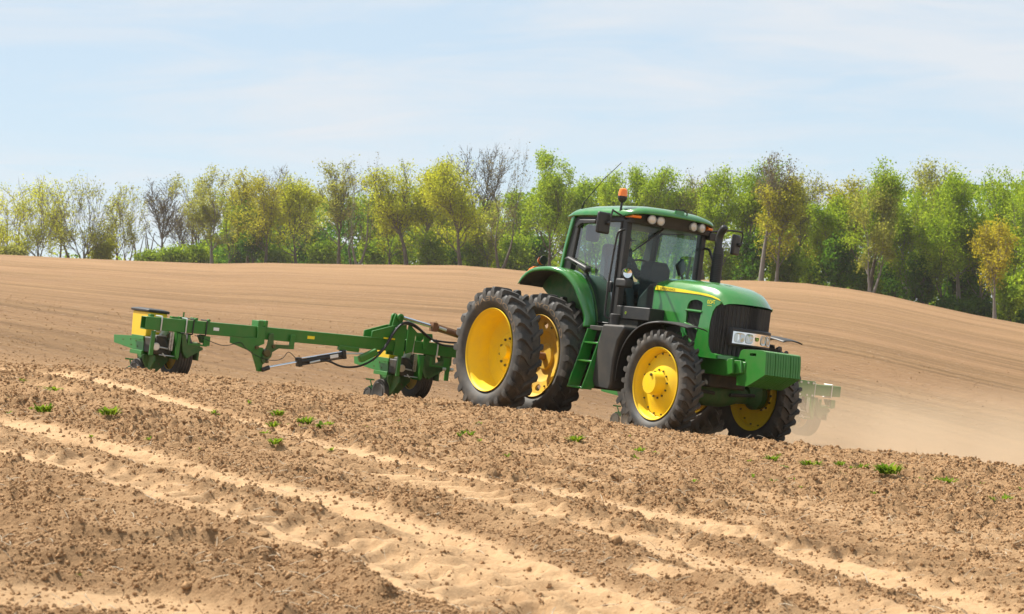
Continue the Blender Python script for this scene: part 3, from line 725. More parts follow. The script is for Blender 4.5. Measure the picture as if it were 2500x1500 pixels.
for y, w_ in ((-0.255, 0.066), (-0.125, 0.056), (0.125, 0.056), (0.255, 0.066)):
    ring = [(y + w_ * math.copysign(abs(math.cos(t)) ** 0.55, math.cos(t)), 1.522 + 0.068 * math.copysign(abs(math.sin(t)) ** 0.55, math.sin(t))) for t in np.linspace(0, 2 * math.pi, 24, endpoint=False)]
    cx_ = arcx(y)
    MB().loft([[(arcx(a) + 0.006, a, b) for a, b in ring], [(arcx(a) + 0.014, y + (a - y) * 0.95, 1.522 + (b - 1.522) * 0.95) for a, b in ring], [(arcx(a) + 0.008, y + (a - y) * 0.82, 1.522 + (b - 1.522) * 0.82) for a, b in ring], [(arcx(a) - 0.0 + 0.006, y + (a - y) * 0.3, 1.522 + (b - 1.522) * 0.3) for a, b in ring]]).build('headlamp', M['lampglass'], hl, smooth=30)
def emblem(parent, place, sc):
    """small green shield, yellow edge, leaping animal as a flat mark"""
    sh = cr([(-0.5, 0.45), (0, 0.52), (0.5, 0.45), (0.52, -0.1), (0.38, -0.42), (0, -0.52), (-0.38, -0.42), (-0.52, -0.1)], 3, True)
    deer = [(-0.42, 0.10), (-0.30, 0.0), (-0.12, 0.02), (0.05, -0.04), (0.18, 0.08), (0.22, 0.30), (0.30, 0.14), (0.40, 0.10), (0.30, 0.04), (0.24, -0.04), (0.40, -0.14), (0.20, -0.14), (0.06, -0.18), (-0.08, -0.14), (-0.16, -0.32), (-0.20, -0.12), (-0.32, -0.08), (-0.46, -0.22), (-0.38, -0.02)]
    for pts, k, off, m in ((sh, 1.12, 0.0, M['decal']), (sh, 1.0, 0.002, M['green']), (deer, 0.85, 0.004, M['decal'])):
        pl = [place(-p[0] * sc * k, p[1] * sc * k, off) for p in pts]
        tri = tessellate_polygon([[Vector((p[0], p[1], 0)) for p in pts]])
        MB().add(pl, tri).build('emblem', m, parent, smooth=0)
emblem(hl, lambda a, b, o: (3.572 + o, a, 1.528 + b), 0.048)
# front weights, one casting after another
wt = cr([(3.68, 1.368), (4.05, 1.383), (4.135, 1.375), (4.17, 1.33), (4.195, 1.09), (4.17, 1.04), (3.87, 0.885), (3.80, 0.872)], 2)
wt += [(3.625, 0.872), (3.60, 1.01), (3.755, 1.04), (3.745, 1.24), (3.60, 1.235), (3.63, 1.345)]
slot = [(3.83, 1.325), (3.96, 1.332), (3.965, 1.295), (3.835, 1.288)]
wm = None
for k in range(14):
    if wm is None:
        wo_ = MB().prism('y', [wt, slot], 0.0, 0.0385).build('suitcase_weight', M['green_old'], T, 0.009, seg=2); wm = wo_
    else:
        wo_ = wm.copy(); C.objects.link(wo_); wo_.parent = T
    wo_.location = (0.0 if k not in (3, 9) else -0.006, -0.315 + k * 0.045, 0)
MB().box(3.55, 3.78, -0.33, 0.33, 1.06, 1.20).build('weight_bracket', M['green_old'], T, 0.01)

# cab
def sym(fn, name, m, bevel=0.0, **kw):
    for s in (-1, 1): fn(s).build(name, m, T, bevel, **kw)
def roof():
    rings = []
    for x, zt, hw, zl in ((-0.30, 3.08, 0.72, 3.02), (-0.24, 3.16, 0.77, 3.05), (-0.10, 3.225, 0.79, 3.07), (0.2, 3.262, 0.80, 3.08), (0.7, 3.278, 0.80, 3.085), (1.1, 3.275, 0.795, 3.09), (1.3, 3.262, 0.78, 3.10), (1.42, 3.235, 0.75, 3.12), (1.475, 3.195, 0.71, 3.135), (1.485, 3.165, 0.69, 3.14)):
        r = []
        for k in range(25):
            t = -1 + 2 * k / 24
            e = (1 - abs(t) ** 3.0) ** (1 / 2.2); xx = x - (0.12 * abs(t) ** 2.5 if x > 1.2 else 0) * (x - 1.2) / 0.28
            r.append((xx, hw * t, zl + (zt - zl) * e))
        rings.append(r)
    return MB().loft(rings, closed_ring=False, cap=False)
roof().build('roof', M['green'], T, smooth=50, solid=-0.025)
MB().prism('y', [(-0.22, 3.02), (-0.22, 3.07), (1.28, 3.10), (1.28, 3.01)], -0.74, 0.74).build('roof_lining', M['black'], T, 0.01)
visor = []
for x, zo in ((1.22, 0.0), (1.40, 0.0), (1.435, 0.01)):
    visor.append([(x - 0.16 * abs(t) ** 3, 0.745 * t, 3.145 + 0.02 * (1 - t * t) + zo) for t in np.linspace(-1, 1, 15)] + [(x - 0.05 - 0.16 * abs(t) ** 3, 0.735 * t, 3.005 + 0.02 * t * t) for t in np.linspace(1, -1, 15)])
MB().loft(visor).build('visor', M['black'], T, 0.004)
sym(lambda s: MB().loft([[(1.10, s * 0.645, z), (1.225, s * 0.645, z), (1.215, s * 0.735, z), (1.10, s * 0.745, z)] for z in (1.50, 2.3, 3.08)]), 'front_pillar', M['black'], 0.01)
sym(lambda s: MB().loft([[(-0.27, s * 0.66, 2.25), (-0.27, s * 0.755, 2.25), (-0.06, s * 0.755, 2.25), (-0.06, s * 0.66, 2.25)], [(-0.13, s * 0.66, 3.03), (-0.13, s * 0.755, 3.03), (0.03, s * 0.755, 3.06), (0.03, s * 0.66, 3.06)]]), 'rear_pillar', M['black'], 0.01)
sym(lambda s: MB().loft([[(-0.345, s * 0.70, 2.22), (-0.345, s * 0.775, 2.22), (-0.265, s * 0.785, 2.22), (-0.265, s * 0.70, 2.22)], [(-0.27, s * 0.70, 2.62), (-0.27, s * 0.78, 2.62), (-0.195, s * 0.79, 2.62), (-0.195, s * 0.70, 2.62)], [(-0.165, s * 0.72, 3.06), (-0.165, s * 0.78, 3.06), (-0.07, s * 0.79, 3.10), (-0.07, s * 0.72, 3.10)]]), 'rear_pillar_cover', M['green'], 0.015)
door = [(-0.04, 2.42), (0.035, 2.965), (0.10, 3.02), (1.10, 3.02), (1.10, 1.53), (0.71, 1.53), (0.62, 1.80), (0.50, 2.06), (0.36, 2.25), (0.20, 2.35)]
for s in (-1, 1):
    MB().add([(x, s * 0.740, z) for x, z in door], tessellate_polygon([[Vector((x, z, 0)) for x, z in door]])).build('door_glass', M['glass'], T, smooth=0)
    MB().tube([(x, s * 0.745, z) for x, z in door + door[:1]], 0.022, 6).build('door_frame', M['black'], T)
MB().add([(1.198, -0.645, 1.72), (1.198, 0.645, 1.72), (1.198, 0.645, 3.03), (1.198, -0.645, 3.03)], [(0, 1, 2, 3)]).build('windscreen', M['glass_clear'], T, smooth=0)
MB().add([(-0.16, -0.66, 2.25), (-0.16, 0.66, 2.25), (-0.16, 0.66, 3.02), (-0.16, -0.66, 3.02)], [(0, 1, 2, 3)]).build('rear_window', M['glass_clear'], T, smooth=0)
MB().box(-0.20, 1.22, -0.69, 0.69, 1.28, 1.50).build('cab_floor', M['black_dusty'], T, 0.03)
MB().prism('y', [(-0.25, 1.5), (0.55, 1.5), (0.40, 1.95), (0.10, 2.2), (-0.25, 2.25)], -0.64, 0.64).build('cab_rear_wall', M['seat'], T, 0.03)
MB().prism('y', [(1.235, 1.50), (1.69, 1.50), (1.69, 2.19), (1.52, 2.17), (1.30, 1.98)], -0.44, 0.44).build('cowl', M['black_dusty'], T, 0.05, seg=3)
MB().prism('y', [(0.90, 1.6), (1.17, 1.6), (1.17, 2.44), (1.08, 2.53), (0.93, 2.50), (0.88, 2.38)], -0.17, 0.19).build('dash', M['seat'], T, 0.05, seg=3)
MB().tube([(0.72 + 0.07 * math.cos(t), 0.19 * math.sin(t), 2.44 + 0.17 * math.cos(t) * -0.55) for t in np.linspace(0, 2 * math.pi, 25)], 0.016, 6, cap=False).build('steering_wheel', M['black'], T)
MB().tube([(0.72, 0, 2.44), (0.95, 0, 2.36)], 0.03, 8).build('steering_column', M['black'], T)
MB().box(0.05, 0.58, -0.26, 0.26, 1.86, 1.99).build('seat_cushion', M['seat'], T, 0.05, seg=3)
MB().prism('y', [(0.0, 1.95), (0.13, 1.95), (0.08, 2.74), (-0.03, 2.74)], -0.25, 0.25).build('seat_back', M['seat'], T, 0.05, seg=3)
MB().box(0.1, 0.62, 0.32, 0.50, 1.9, 2.2).build('armrest_console', M['seat'], T, 0.03)
mon = MB().box(-0.02, 0.03, -0.13, 0.13, -0.09, 0.09).build('monitor', M['black'], T, 0.012); mon.location = (0.98, 0.50, 2.50); mon.rotation_euler = (0.45, -0.2, 0.5)
MB().tube([(0.98, 0.52, 2.42), (1.02, 0.58, 2.25), (1.1, 0.6, 1.9)], 0.018, 6).build('monitor_stem', M['black'], T)
MB().box(-0.13, -0.04, -0.52, -0.30, 2.74, 2.98).build('speaker', M['seat'], T, 0.03)
MB().tube([(1.24, -0.60, 2.60), (1.235, -0.30, 2.83), (1.23, 0.0, 3.07)], [0.010, 0.013, 0.016], 6).build('wiper', M['black'], T)
MB().tube(cr([(1.215, -0.76, 2.90), (1.20, -0.84, 2.87), (1.155, -0.85, 2.75), (1.115, -0.86, 2.2), (1.11, -0.86, 1.75), (1.14, -0.86, 1.62), (1.19, -0.80, 1.60)], 4), 0.016, 8).build('handrail', M['black'], T)
MB().box(0.95, 1.06, -0.785, -0.745, 1.98, 2.14).build('door_handle', M['black'], T, 0.02)
MB().prism('y', [(-0.14, 2.42), (0.02, 2.39), (0.47, 2.235), (0.50, 2.30), (0.46, 2.33), (-0.02, 2.46)], -0.86, -0.76).build('fender_grab', M['black'], T, 0.02)
MB().prism('y', [(-0.02, 2.935), (0.08, 3.03), (0.50, 3.035), (0.50, 2.985), (0.16, 2.97), (0.03, 2.90)], -0.80, -0.75).build('window_grab', M['black'], T, 0.015)
# roof lamps
for y in (-0.459, -0.303, 0.303, 0.459):
    w = empty('work_lamp', T, (1.425, y, 3.092), (0, 0, math.copysign(0.22, y) * (1 if abs(y) > 0.4 else 0.5)))
    if 'wl' not in SH:
        SH['wl'] = MB().lathe([(0.05, -0.06), (0.062, -0.01), (0.066, 0.02), (0.058, 0.028), (0.050, 0.018)], 24, ax='x').build('housing', M['lamp_ring'], w).data
        SH['wg'] = MB().lathe([(0.052, 0.018), (0.035, 0.028), (0.001, 0.031)], 24, ax='x').build('lens', M['lens'], w).data
    else:
        link_mesh('housing', SH['wl'], None, w); link_mesh('lens', SH['wg'], None, w)
for s in (-1, 1):
    MB().prism('y', [(1.20, 3.085), (1.22, 3.135), (1.33, 3.145), (1.40, 3.12), (1.39, 3.085)], s * 0.745, s * 0.62).xf(lambda x, y, z: (x - 0.10 * (abs(y) - 0.62) / 0.125 * 0.6, y, z)).build('marker_lamp', M['orange'], T, 0.012)
MB().box(1.44, 1.475, -0.085, 0.08, 3.165, 3.285).build('receiver_bracket', M['green'], T, 0.01)
MB().tube(cr([(1.46, -0.09, 3.29), (1.47, 0.05, 3.30), (1.47, 0.13, 3.26), (1.45, 0.12, 3.20)], 4), 0.010, 6).build('receiver_cable', M['hose'], T)
bc = empty('beacon', T)
MB().tube([(1.04, -0.76, 3.10), (1.04, -0.75, 3.32)], 0.018, 8).build('stem', M['black'], bc)
MB().lathe([(0.001, 3.30), (0.03, 3.30), (0.055, 3.325), (0.068, 3.35), (0.068, 3.39), (0.001, 3.39)], 20, (1.04, -0.75, 0), 'z').build('base', M['black'], bc)
MB().lathe([(0.066, 3.39), (0.066, 3.45), (0.055, 3.49), (0.035, 3.505), (0.001, 3.508)], 20, (1.04, -0.75, 0), 'z').build('lens', M['orange'], bc)
MB().tube([(-0.21, -0.60, 3.16), (-0.13, -0.60, 3.32)], 0.014, 6).tube([(-0.13, -0.60, 3.32), (0.30, -0.60, 3.66), (0.69, -0.60, 3.905)], [0.0075, 0.006, 0.005], 6).build('antenna', M['black'], T)
for s in (-1, 1):
    mr = empty('mirror', T)
    hs = MB().box(-0.03, 0.035, -0.125, 0.125, -0.155, 0.155).build('housing', M['black'], mr, 0.03, seg=3); hs.location = (1.305, s * 1.223, 2.94); hs.rotation_euler = (0, 0.0, s * 0.5 if s > 0 else 0.15)
    gl = MB().box(-0.033, -0.03, -0.10, 0.10, -0.13, 0.13).build('mirror_glass', M['chrome'], mr); gl.location = hs.location; gl.rotation_euler = hs.rotation_euler
    MB().tube([(1.17, s * 0.73, 3.06), (1.25, s * 0.90, 3.10), (1.33, s * 1.10, 3.14), (1.36, s * (1.12 if s < 0 else 1.27), 3.145), (1.36, s * (1.13 if s < 0 else 1.30), 3.10), (1.355, s * (1.15 if s < 0 else 1.29), 2.95)], 0.014, 8).build('arm', M['black'], mr)
    MB().ball((1.355, s * 1.17 if s < 0 else 1.26, 2.945), 0.035, 10, 6).build('knuckle', M['black'], mr)
MB().box(1.20, 1.30, 0.73, 0.86, 2.95, 3.06).build('mirror_mount', M['black'], T, 0.01)
sl = empty('pillar_lamp', T)
MB().lathe([(0.001, -0.10), (0.05, -0.09), (0.078, -0.03), (0.083, 0.01), (0.076, 0.018), (0.068, 0.008)], 24, ax='x').build('housing', M['black'], sl)
MB().lathe([(0.07, 0.006), (0.05, -0.002), (0.001, -0.02)], 24, ax='x').build('lens', M['chrome'], sl)
sl.location = (1.44, -0.785, 2.27); sl.rotation_euler = (0, 0, -0.25)
MB().box(1.22, 1.50, -0.83, -0.70, 2.06, 2.19).build('lamp_bracket', M['black'], T, 0.03, seg=3)
# exhaust on the far side of the hood
ex = empty('exhaust', T)
MB().lathe([(0.080, 2.10), (0.080, 2.74), (0.072, 2.80), (0.072, 2.83), (0.05, 2.83)], 24, (1.69, 0.62, 0), 'z').build('heat_shield', M['black'], ex)
mb = MB()
for k in range(17):
    z = 2.30 + k * 0.027; mb.lathe([(0.080, z), (0.0865, z + 0.003), (0.0865, z + 0.010), (0.080, z + 0.013)], 24, (1.69, 0.62, 0), 'z')
mb.build('shield_rib', M['black'], ex); tag(ex.children[-1], kind='stuff')
MB().tube(cr([(1.68, 0.62, 2.80), (1.665, 0.62, 2.95), (1.69, 0.62, 3.04), (1.76, 0.62, 3.12), (1.79, 0.62, 3.15)], 4), [0.055] * 13 + [0.05, 0.045, 0.03, 0.012], 14).build('tail_pipe', M['black'], ex)
MB().tube(cr([(1.22, 0.72, 2.82), (1.34, 0.72, 2.80), (1.46, 0.68, 2.70), (1.58, 0.64, 2.62)], 4), 0.018, 8).build('pipe_stay', M['black'], ex)
# rear fenders
fp = cr([(-0.74, 1.98), (-0.66, 2.10), (-0.48, 2.21), (-0.22, 2.255), (0.08, 2.262), (0.34, 2.20), (0.56, 2.03), (0.71, 1.80), (0.795, 1.60), (0.83, 1.44)], 4)
def fender(s):
    rings = []
    n = len(fp)
    for i, (x, z) in enumerate(fp):
        t = i / (n - 1)
        yo = float(np.interp(t, [0, 0.45, 0.7, 0.9, 1], [1.22, 1.17, 1.05, 0.97, 1.0])); yi = 0.77
        lip = float(np.interp(t, [0, 0.1, 0.5, 1], [0.02, 0.06, 0.06, 0.03]))
        a = fp[max(i - 1, 0)]; b = fp[min(i + 1, n - 1)]; nx, nz = (b[1] - a[1]), -(b[0] - a[0]); L_ = math.hypot(nx, nz); nx, nz = nx / L_, nz / L_   # towards the wheel
        rings.append([(x, s * yi, z), (x - nx * 0.012, s * (yi + 0.06), z - nz * 0.012), (x - nx * 0.015, s * (yi + yo) / 2, z - nz * 0.015), (x - nx * 0.008, s * (yo - 0.03), z - nz * 0.008), (x + nx * 0.012, s * yo, z + nz * 0.012), (x + nx * lip, s * (yo + 0.004), z + nz * lip)])
    return MB().loft(rings, closed_ring=False, cap=False)
sym(fender, 'rear_fender', M['green'], smooth=60, solid=0.012)
def fender_underside(s):
    rings = []
    for i, (x, z) in enumerate(fp):
        t = i / (len(fp) - 1); yo = float(np.interp(t, [0, 0.45, 0.7, 0.9, 1], [1.20, 1.15, 1.03, 0.95, 0.98]))
        a = fp[max(i - 1, 0)]; b = fp[min(i + 1, len(fp) - 1)]; nx, nz = (b[1] - a[1]), -(b[0] - a[0]); L_ = math.hypot(nx, nz); nx, nz = nx / L_, nz / L_
        rings.append([(x + nx * 0.028, s * 0.78, z + nz * 0.028), (x + nx * 0.022, s * (0.78 + yo) / 2, z + nz * 0.022), (x + nx * 0.034, s * yo, z + nz * 0.034)])
    return MB().loft(rings, closed_ring=False, cap=False)
sym(fender_underside, 'fender_underside', M['dark'], smooth=60)  # dark sheet added so the underside of the fender reads dark
sym(lambda s: MB().prism('y', [(x, z) for x, z in fp] + [(0.55, 1.44), (0.3, 1.7), (-0.3, 1.75), (-0.6, 1.9)], s * 0.745, s * 0.768), 'fender_wall', M['green_dirty'], 0.004)
for s in (-1, 1):
    MB().prism('y', [(-0.66, 2.13), (-0.56, 2.22), (-0.44, 2.262), (-0.44, 2.225), (-0.56, 2.165)], s * 1.16, s * 1.05).build('fender_lamp', M['orange'], T, 0.01)
lm = empty('turn_lamp', T)
MB().tube([(-0.42, -0.98, 2.24), (-0.44, -0.98, 2.34)], 0.012, 6).build('stem', M['black'], lm)
MB().lathe([(0.001, -0.05), (0.045, -0.045), (0.068, -0.005), (0.068, 0.01), (0.001, 0.012)], 18, (-0.47, -0.98, 2.37), 'x').build('housing', M['black'], lm)
MB().lathe([(0.064, -0.035), (0.055, -0.06), (0.001, -0.075)], 18, (-0.49, -0.98, 2.36), 'x').build('lens', M['orange'], lm)
# front fenders
ffp = cr([(1.83, 0.72), (1.84, 1.0), (1.93, 1.25), (2.10, 1.44), (2.33, 1.565), (2.60, 1.615), (2.85, 1.622), (3.10, 1.607), (3.32, 1.575)], 4)
def ffender(s):
    rings = []
    for i, (x, z) in enumerate(ffp):
        t = i / (len(ffp) - 1); w_ = 1.0 - 0.12 * max(0, (t - 0.75) / 0.25) ** 2
        yi, yo = 0.68, 0.70 + 0.37 * w_
        rings.append([(x + 0.03 * (1 - t), s * yi, z - 0.02), (x, s * (yi + 0.06), z), (x, s * (yi + yo) / 2, z + 0.012), (x, s * (yo - 0.05), z + 0.004), (x + 0.012, s * yo, z - 0.012), (x + 0.03 * (1 - t), s * (yo + 0.004), z - 0.045 + 0.02 * t)])
    return MB().loft(rings, closed_ring=False, cap=False)
sym(ffender, 'front_fender', M['black'], smooth=60, solid=0.010)
for s in (-1, 1): MB().tube([(2.2, s * 0.33, 1.2), (2.3, s * 0.6, 1.45), (2.5, s * 0.85, 1.59)], 0.025, 8).build('fender_stay', M['dark'], T)
# fuel tank, filler, tool box, steps
sym(lambda s: MB().prism('y', [(1.445, 1.50), (1.385, 1.26), (1.345, 0.68), (1.40, 0.605), (1.78, 0.585), (1.81, 0.66), (1.80, 1.0), (1.86, 1.30), (1.98, 1.46), (1.95, 1.51)], s * 0.45, s * 1.11), 'fuel_tank', M['black_dusty'], 0.05, seg=3)
MB().lathe([(0.072, 1.45), (0.072, 1.60), (0.082, 1.60), (0.082, 1.65), (0.06, 1.665), (0.001, 1.665)], 20, (1.58, -1.0, 0), 'z').build('filler_cap', M['black'], T)
tb = MB().box(1.20, 2.02, -0.735, -0.47, 1.615, 1.80).build('tool_box', M['black'], T, 0.012)
emblem(tb, lambda a, b, o: (1.45 + a, -0.738 - o, 1.70 + b), 0.034)
MB().box(1.28, 1.72, -0.70, -0.45, 1.505, 1.61).build('battery_tray', M['dark'], T, 0.008)
stp = empty('cab_steps', T)
for x in (0.985, 1.35):
    MB().prism('x', [(-1.045, 1.415), (-0.875, 1.415), (-0.965, 0.95), (-1.07, 0.57), (-1.285, 0.535), (-1.17, 0.95)], x, x + 0.016).build('stringer', M['green'], stp, 0.004)
for z, y in ((0.555, -1.19), (0.945, -1.07), (1.215, -0.99)):
    MB().box(0.99, 1.36, y - 0.095, y + 0.09, z - 0.014, z + 0.014).build('step', M['green'], stp, 0.005)
MB().box(0.95, 1.36, -0.98, -0.70, 1.40, 1.47).build('step_mount', M['dark'], stp, 0.01)

# the driver behind the wheel, mostly hidden by reflections
def skin_body(name, joints, edges, m, parent=None):
    me = bpy.data.meshes.new(name); me.from_pydata([j[:3] for j in joints], edges, []); o = link_mesh(name, me, m, parent)
    o.modifiers.new('skin', 'SKIN'); lay = me.skin_vertices[0].data
    for i, j in enumerate(joints):
        r = j[3]; lay[i].radius = (r, r) if not isinstance(r, tuple) else r
        lay[i].use_root = (i == 0)
    sb_ = o.modifiers.new('smooth', 'SUBSURF'); sb_.levels = sb_.render_levels = 2
    me.polygons.foreach_set('use_smooth', [True] * len(me.polygons))
    return o
J = [(0.20, 0, 2.08, 0.15), (0.16, 0, 2.28, 0.155), (0.15, 0, 2.46, 0.165), (0.17, 0, 2.60, 0.07), (0.20, 0, 2.67, 0.06), (0.225, 0, 2.76, 0.088), (0.22, 0, 2.85, 0.075)]
E_ = [(0, 1), (1, 2), (2, 3), (3, 4), (4, 5), (5, 6)]
for s in (-1, 1):
    o = len(J)
    J += [(0.16, s * 0.19, 2.52, 0.065), (0.30, s * 0.25, 2.28, 0.052), (0.52, s * 0.19, 2.38, 0.042), (0.68, s * 0.17, 2.46, 0.040), (0.40, s * 0.11, 2.08, 0.085), (0.66, s * 0.14, 2.10, 0.068), (0.74, s * 0.13, 1.68, 0.048), (0.88, s * 0.13, 1.58, 0.042)]
    E_ += [(2, o), (o, o + 1), (o + 1, o + 2), (o + 2, o + 3), (0, o + 4), (o + 4, o + 5), (o + 5, o + 6), (o + 6, o + 7)]
person = skin_body('person', J, E_, M['shirt'])
person.matrix_world = TMAT
tag(person, 'driver in dark clothes seated at the steering wheel inside the tractor cab', 'person')
MB().ball((0.235, 0, 2.775), (0.09, 0.078, 0.115), 16, 12).ball((0.325, 0, 2.765), (0.018, 0.014, 0.024), 8, 6).ball((0.235, 0.078, 2.77), (0.02, 0.012, 0.03), 8, 6).ball((0.235, -0.078, 2.77), (0.02, 0.012, 0.03), 8, 6).build('face', M['skin'], person)
MB().ball((0.225, 0, 2.82), (0.098, 0.086, 0.085), 16, 8).prism('z', [(0.28, -0.07), (0.40, -0.05), (0.41, 0.05), (0.28, 0.07)], 2.815, 2.828).build('cap', M['black'], person)

# ------------------------------------------------------------------ the planter pulled behind: a long folding tool bar with row units
planter = empty('planter'); planter.matrix_world = TMAT
tag(planter, 'long green planter tool bar with row units, hitched behind the tractor', 'planter')
PL = planter
def wz(y):                               # the near wing hangs a little
    return 0.030 * min(0.0, y + 2.6)
def wing(mb): return mb.xf(lambda x, y, z: (x, y, z + wz(y)))
G = M['green_old']; xb = -2.15
def hollow_bar(y0, y1, z0, z1, x0, x1, th=0.012):
    o = [(x0, z0), (x1, z0), (x1, z1), (x0, z1)]; i = [(x0 + th, z0 + th), (x1 - th, z0 + th), (x1 - th, z1 - th), (x0 + th, z1 - th)]
    return MB().prism('y', [o, i], y0, y1)
Z0, Z1 = 0.722, 0.908                     # bar bottom and top at the hinge of the centre frame
wing(hollow_bar(-6.52, -4.66, Z0, Z1, xb - 0.18, xb)).build('tool_bar', G, PL, 0.008)
wing(hollow_bar(-4.61, -2.23, Z0, Z1, xb - 0.18, xb)).build('tool_bar', G, PL, 0.008)
hollow_bar(-2.19, 2.19, 0.735, 0.925, xb - 0.18, xb).build('tool_bar', G, PL, 0.008)
hollow_bar(2.23, 6.74, 0.735, 0.925, xb - 0.18, xb).xf(lambda x, y, z: (x, y, z + 0.028 * (y - 2.2))).build('tool_bar', G, PL, 0.008)
# wing hinge between the two bars
xh = xb + 0.012
wing(MB().prism('x', [(-5.18, 0.722), (-5.175, 0.635), (-4.80, 0.525), (-4.745, 0.60), (-4.62, 0.66), (-4.63, 0.905), (-4.76, 0.905), (-4.75, 0.74), (-5.0, 0.722)], xh, xh + 0.03)).build('hinge_plate', G, PL, 0.006)
wing(MB().prism('x', [(-4.79, 0.53), (-4.675, 0.292), (-4.66, 0.245), (-4.585, 0.245), (-4.592, 0.35), (-4.53, 0.45), (-4.62, 0.60), (-4.74, 0.60)], xh - 0.05, xh + 0.005)).build('hinge_arm', G, PL, 0.006)
wing(MB().prism('x', [(-4.60, 0.36), (-4.48, 0.48), (-4.478, 0.545), (-4.377, 0.610), (-4.19, 0.612), (-4.19, 0.672), (-4.47, 0.664), (-4.49, 0.825), (-4.56, 0.82), (-4.57, 0.66), (-4.64, 0.42)], xh + 0.012, xh + 0.042)).build('hinge_plate', M['green_dirty'], PL, 0.006)
wing(MB().box(xh, xh + 0.045, -4.205, -4.13, 0.615, 0.83)).build('hinge_stop', G, PL, 0.006)
wing(MB().box(xb - 0.20, xb + 0.02, -4.75, -4.655, 0.90, 0.995)).build('hinge_cap', G, PL, 0.006)
wing(MB().box(xb - 0.20, xb + 0.01, -4.63, -4.585, 0.90, 1.005)).build('hinge_cap', G, PL, 0.006)
for y, z, r in ((-4.57, 0.530, 0.055), (-4.745, 0.60, 0.028), (-4.476, 0.636, 0.030), (-4.55, 0.40, 0.022)):
    wing(MB().lathe([(0.001, xh + 0.075), (r * 0.8, xh + 0.075), (r, xh + 0.065), (r, xh - 0.1)], 16, (0, y, z), 'x')).build('pin', M['bolt'], PL)
# folding cylinder with its rod
MB().tube([(xb + 0.05, -4.61, 0.213), (xb + 0.05, -4.50, 0.262)], 0.034, 10).build('rod_eye', M['black'], PL)
MB().tube([(xb + 0.05, -4.515, 0.258), (xb + 0.05, -4.0, 0.398)], 0.021, 12).build('cylinder_rod', M['steel'], PL)
cyl = empty('folding_cylinder', PL)
MB().tube([(xb + 0.05, -4.02, 0.392), (xb + 0.05, -3.28, 0.585)], 0.043, 14).build('barrel', M['black'], cyl)
for t in (-0.055, 0.055):
    MB().tube([(xb + 0.05 + abs(t) * 0.5, -4.03 + t * 0.25, 0.392 + t), (xb + 0.05 + abs(t) * 0.5, -3.27 + t * 0.25, 0.585 + t)], 0.011, 6).build('tie_bar', M['steel'] if t > 0 else M['black'], cyl)
for y, z in ((-4.02, 0.392), (-3.29, 0.582)):
    b_ = MB().box(-0.062, 0.062, -0.03, 0.03, -0.068, 0.068).build('end_cap', M['black'], cyl, 0.01); b_.location = (xb + 0.05, y, z); b_.rotation_euler = (0.255, 0, 0)
lb = MB().box(0, 0.002, -0.07, 0.07, -0.026, 0.026).build('white_label', M['white'], cyl); lb.location = (xb + 0.096, -3.46, 0.54); lb.rotation_euler = (0.255, 0, 0)
MB().tube([(xb + 0.1, -3.86, 0.40), (xb + 0.11, -3.7, 0.452)], 0.016, 8).build('hose_fitting', M['zinc'], cyl)
MB().tube([(xb + 0.07, -3.25, 0.60), (xb + 0.07, -3.10, 0.615), (xb + 0.06, -2.95, 0.63)], 0.014, 8).build('hose_fitting', M['zinc'], cyl)
MB().box(xb - 0.03, xb + 0.05, -3.36, -3.02, 0.640, 0.715).build('cylinder_mount', G, PL, 0.01)
hose = [(-3.708, 0.456), (-3.543, 0.455), (-3.343, 0.403), (-3.149, 0.404), (-2.947, 0.455), (-2.753, 0.573), (-2.597, 0.762), (-2.489, 0.995), (-2.382, 1.143), (-2.26, 1.188), (-2.096, 1.15), (-1.891, 1.036), (-1.686, 0.934), (-1.506, 0.903), (-1.2, 0.925), (-0.8, 0.95)]
MB().tube(cr([(xb + 0.09 + 0.02 * math.sin(i), y, z) for i, (y, z) in enumerate(hose)], 4), 0.0165, 8).build('hose', M['hose'], PL)
MB().tube(cr([(xb + 0.05, -2.95, 0.63), (xb + 0.06, -2.80, 0.62), (xb + 0.07, -2.62, 0.74), (xb + 0.06, -2.50, 0.97), (xb + 0.06, -2.40, 1.11), (xb + 0.05, -2.26, 1.165), (xb + 0.05, -2.06, 1.12), (xb + 0.05, -1.80, 0.985), (xb + 0.05, -1.55, 0.96), (xb + 0.04, -1.2, 0.975)], 4), 0.015, 8).build('hose', M['hose'], PL)
# thin drooping cable along the bars
cb_ = [(-5.76, 0.60), (-5.62, 0.575), (-5.45, 0.53), (-5.30, 0.505), (-5.18, 0.525), (-5.02, 0.58), (-4.92, 0.50), (-4.75, 0.42), (-4.57, 0.375), (-4.42, 0.375), (-4.30, 0.42), (-4.22, 0.52), (-4.12, 0.47), (-4.02, 0.40), (-3.9, 0.39)]
MB().tube(cr([(xb + 0.06, y, z) for y, z in cb_], 4), 0.0055, 5).build('cable', M['hose'], PL)
# plates over the centre hinge and lift mast
for x in (xb + 0.012, xb - 0.23):
    wing(MB().prism('x', [(-2.83, 0.90), (-2.83, 0.995), (-2.45, 1.118), (-2.33, 1.135), (-2.235, 1.15), (-2.235, 0.66), (-2.40, 0.66), (-2.40, 0.905)], x, x + 0.03)).build('mast_plate', G, PL, 0.006)
    MB().prism('x', [(-2.20, 1.155), (-2.15, 1.14), (-2.03, 1.045), (-1.76, 1.058), (-1.745, 0.99), (-1.80, 0.93), (-1.84, 0.80), (-1.90, 0.80), (-1.90, 1.0), (-2.06, 1.0), (-2.08, 0.75), (-2.20, 0.70)], x, x + 0.03).build('mast_plate', G, PL, 0.006)
for x in (xb - 0.01, xb - 0.10):
    MB().prism('x', [(-2.48, 1.10), (-2.455, 1.24), (-2.44, 1.285), (-2.36, 1.285), (-2.30, 1.22), (-2.30, 1.12)], x, x + 0.025).build('lift_lug', G, PL, 0.005)
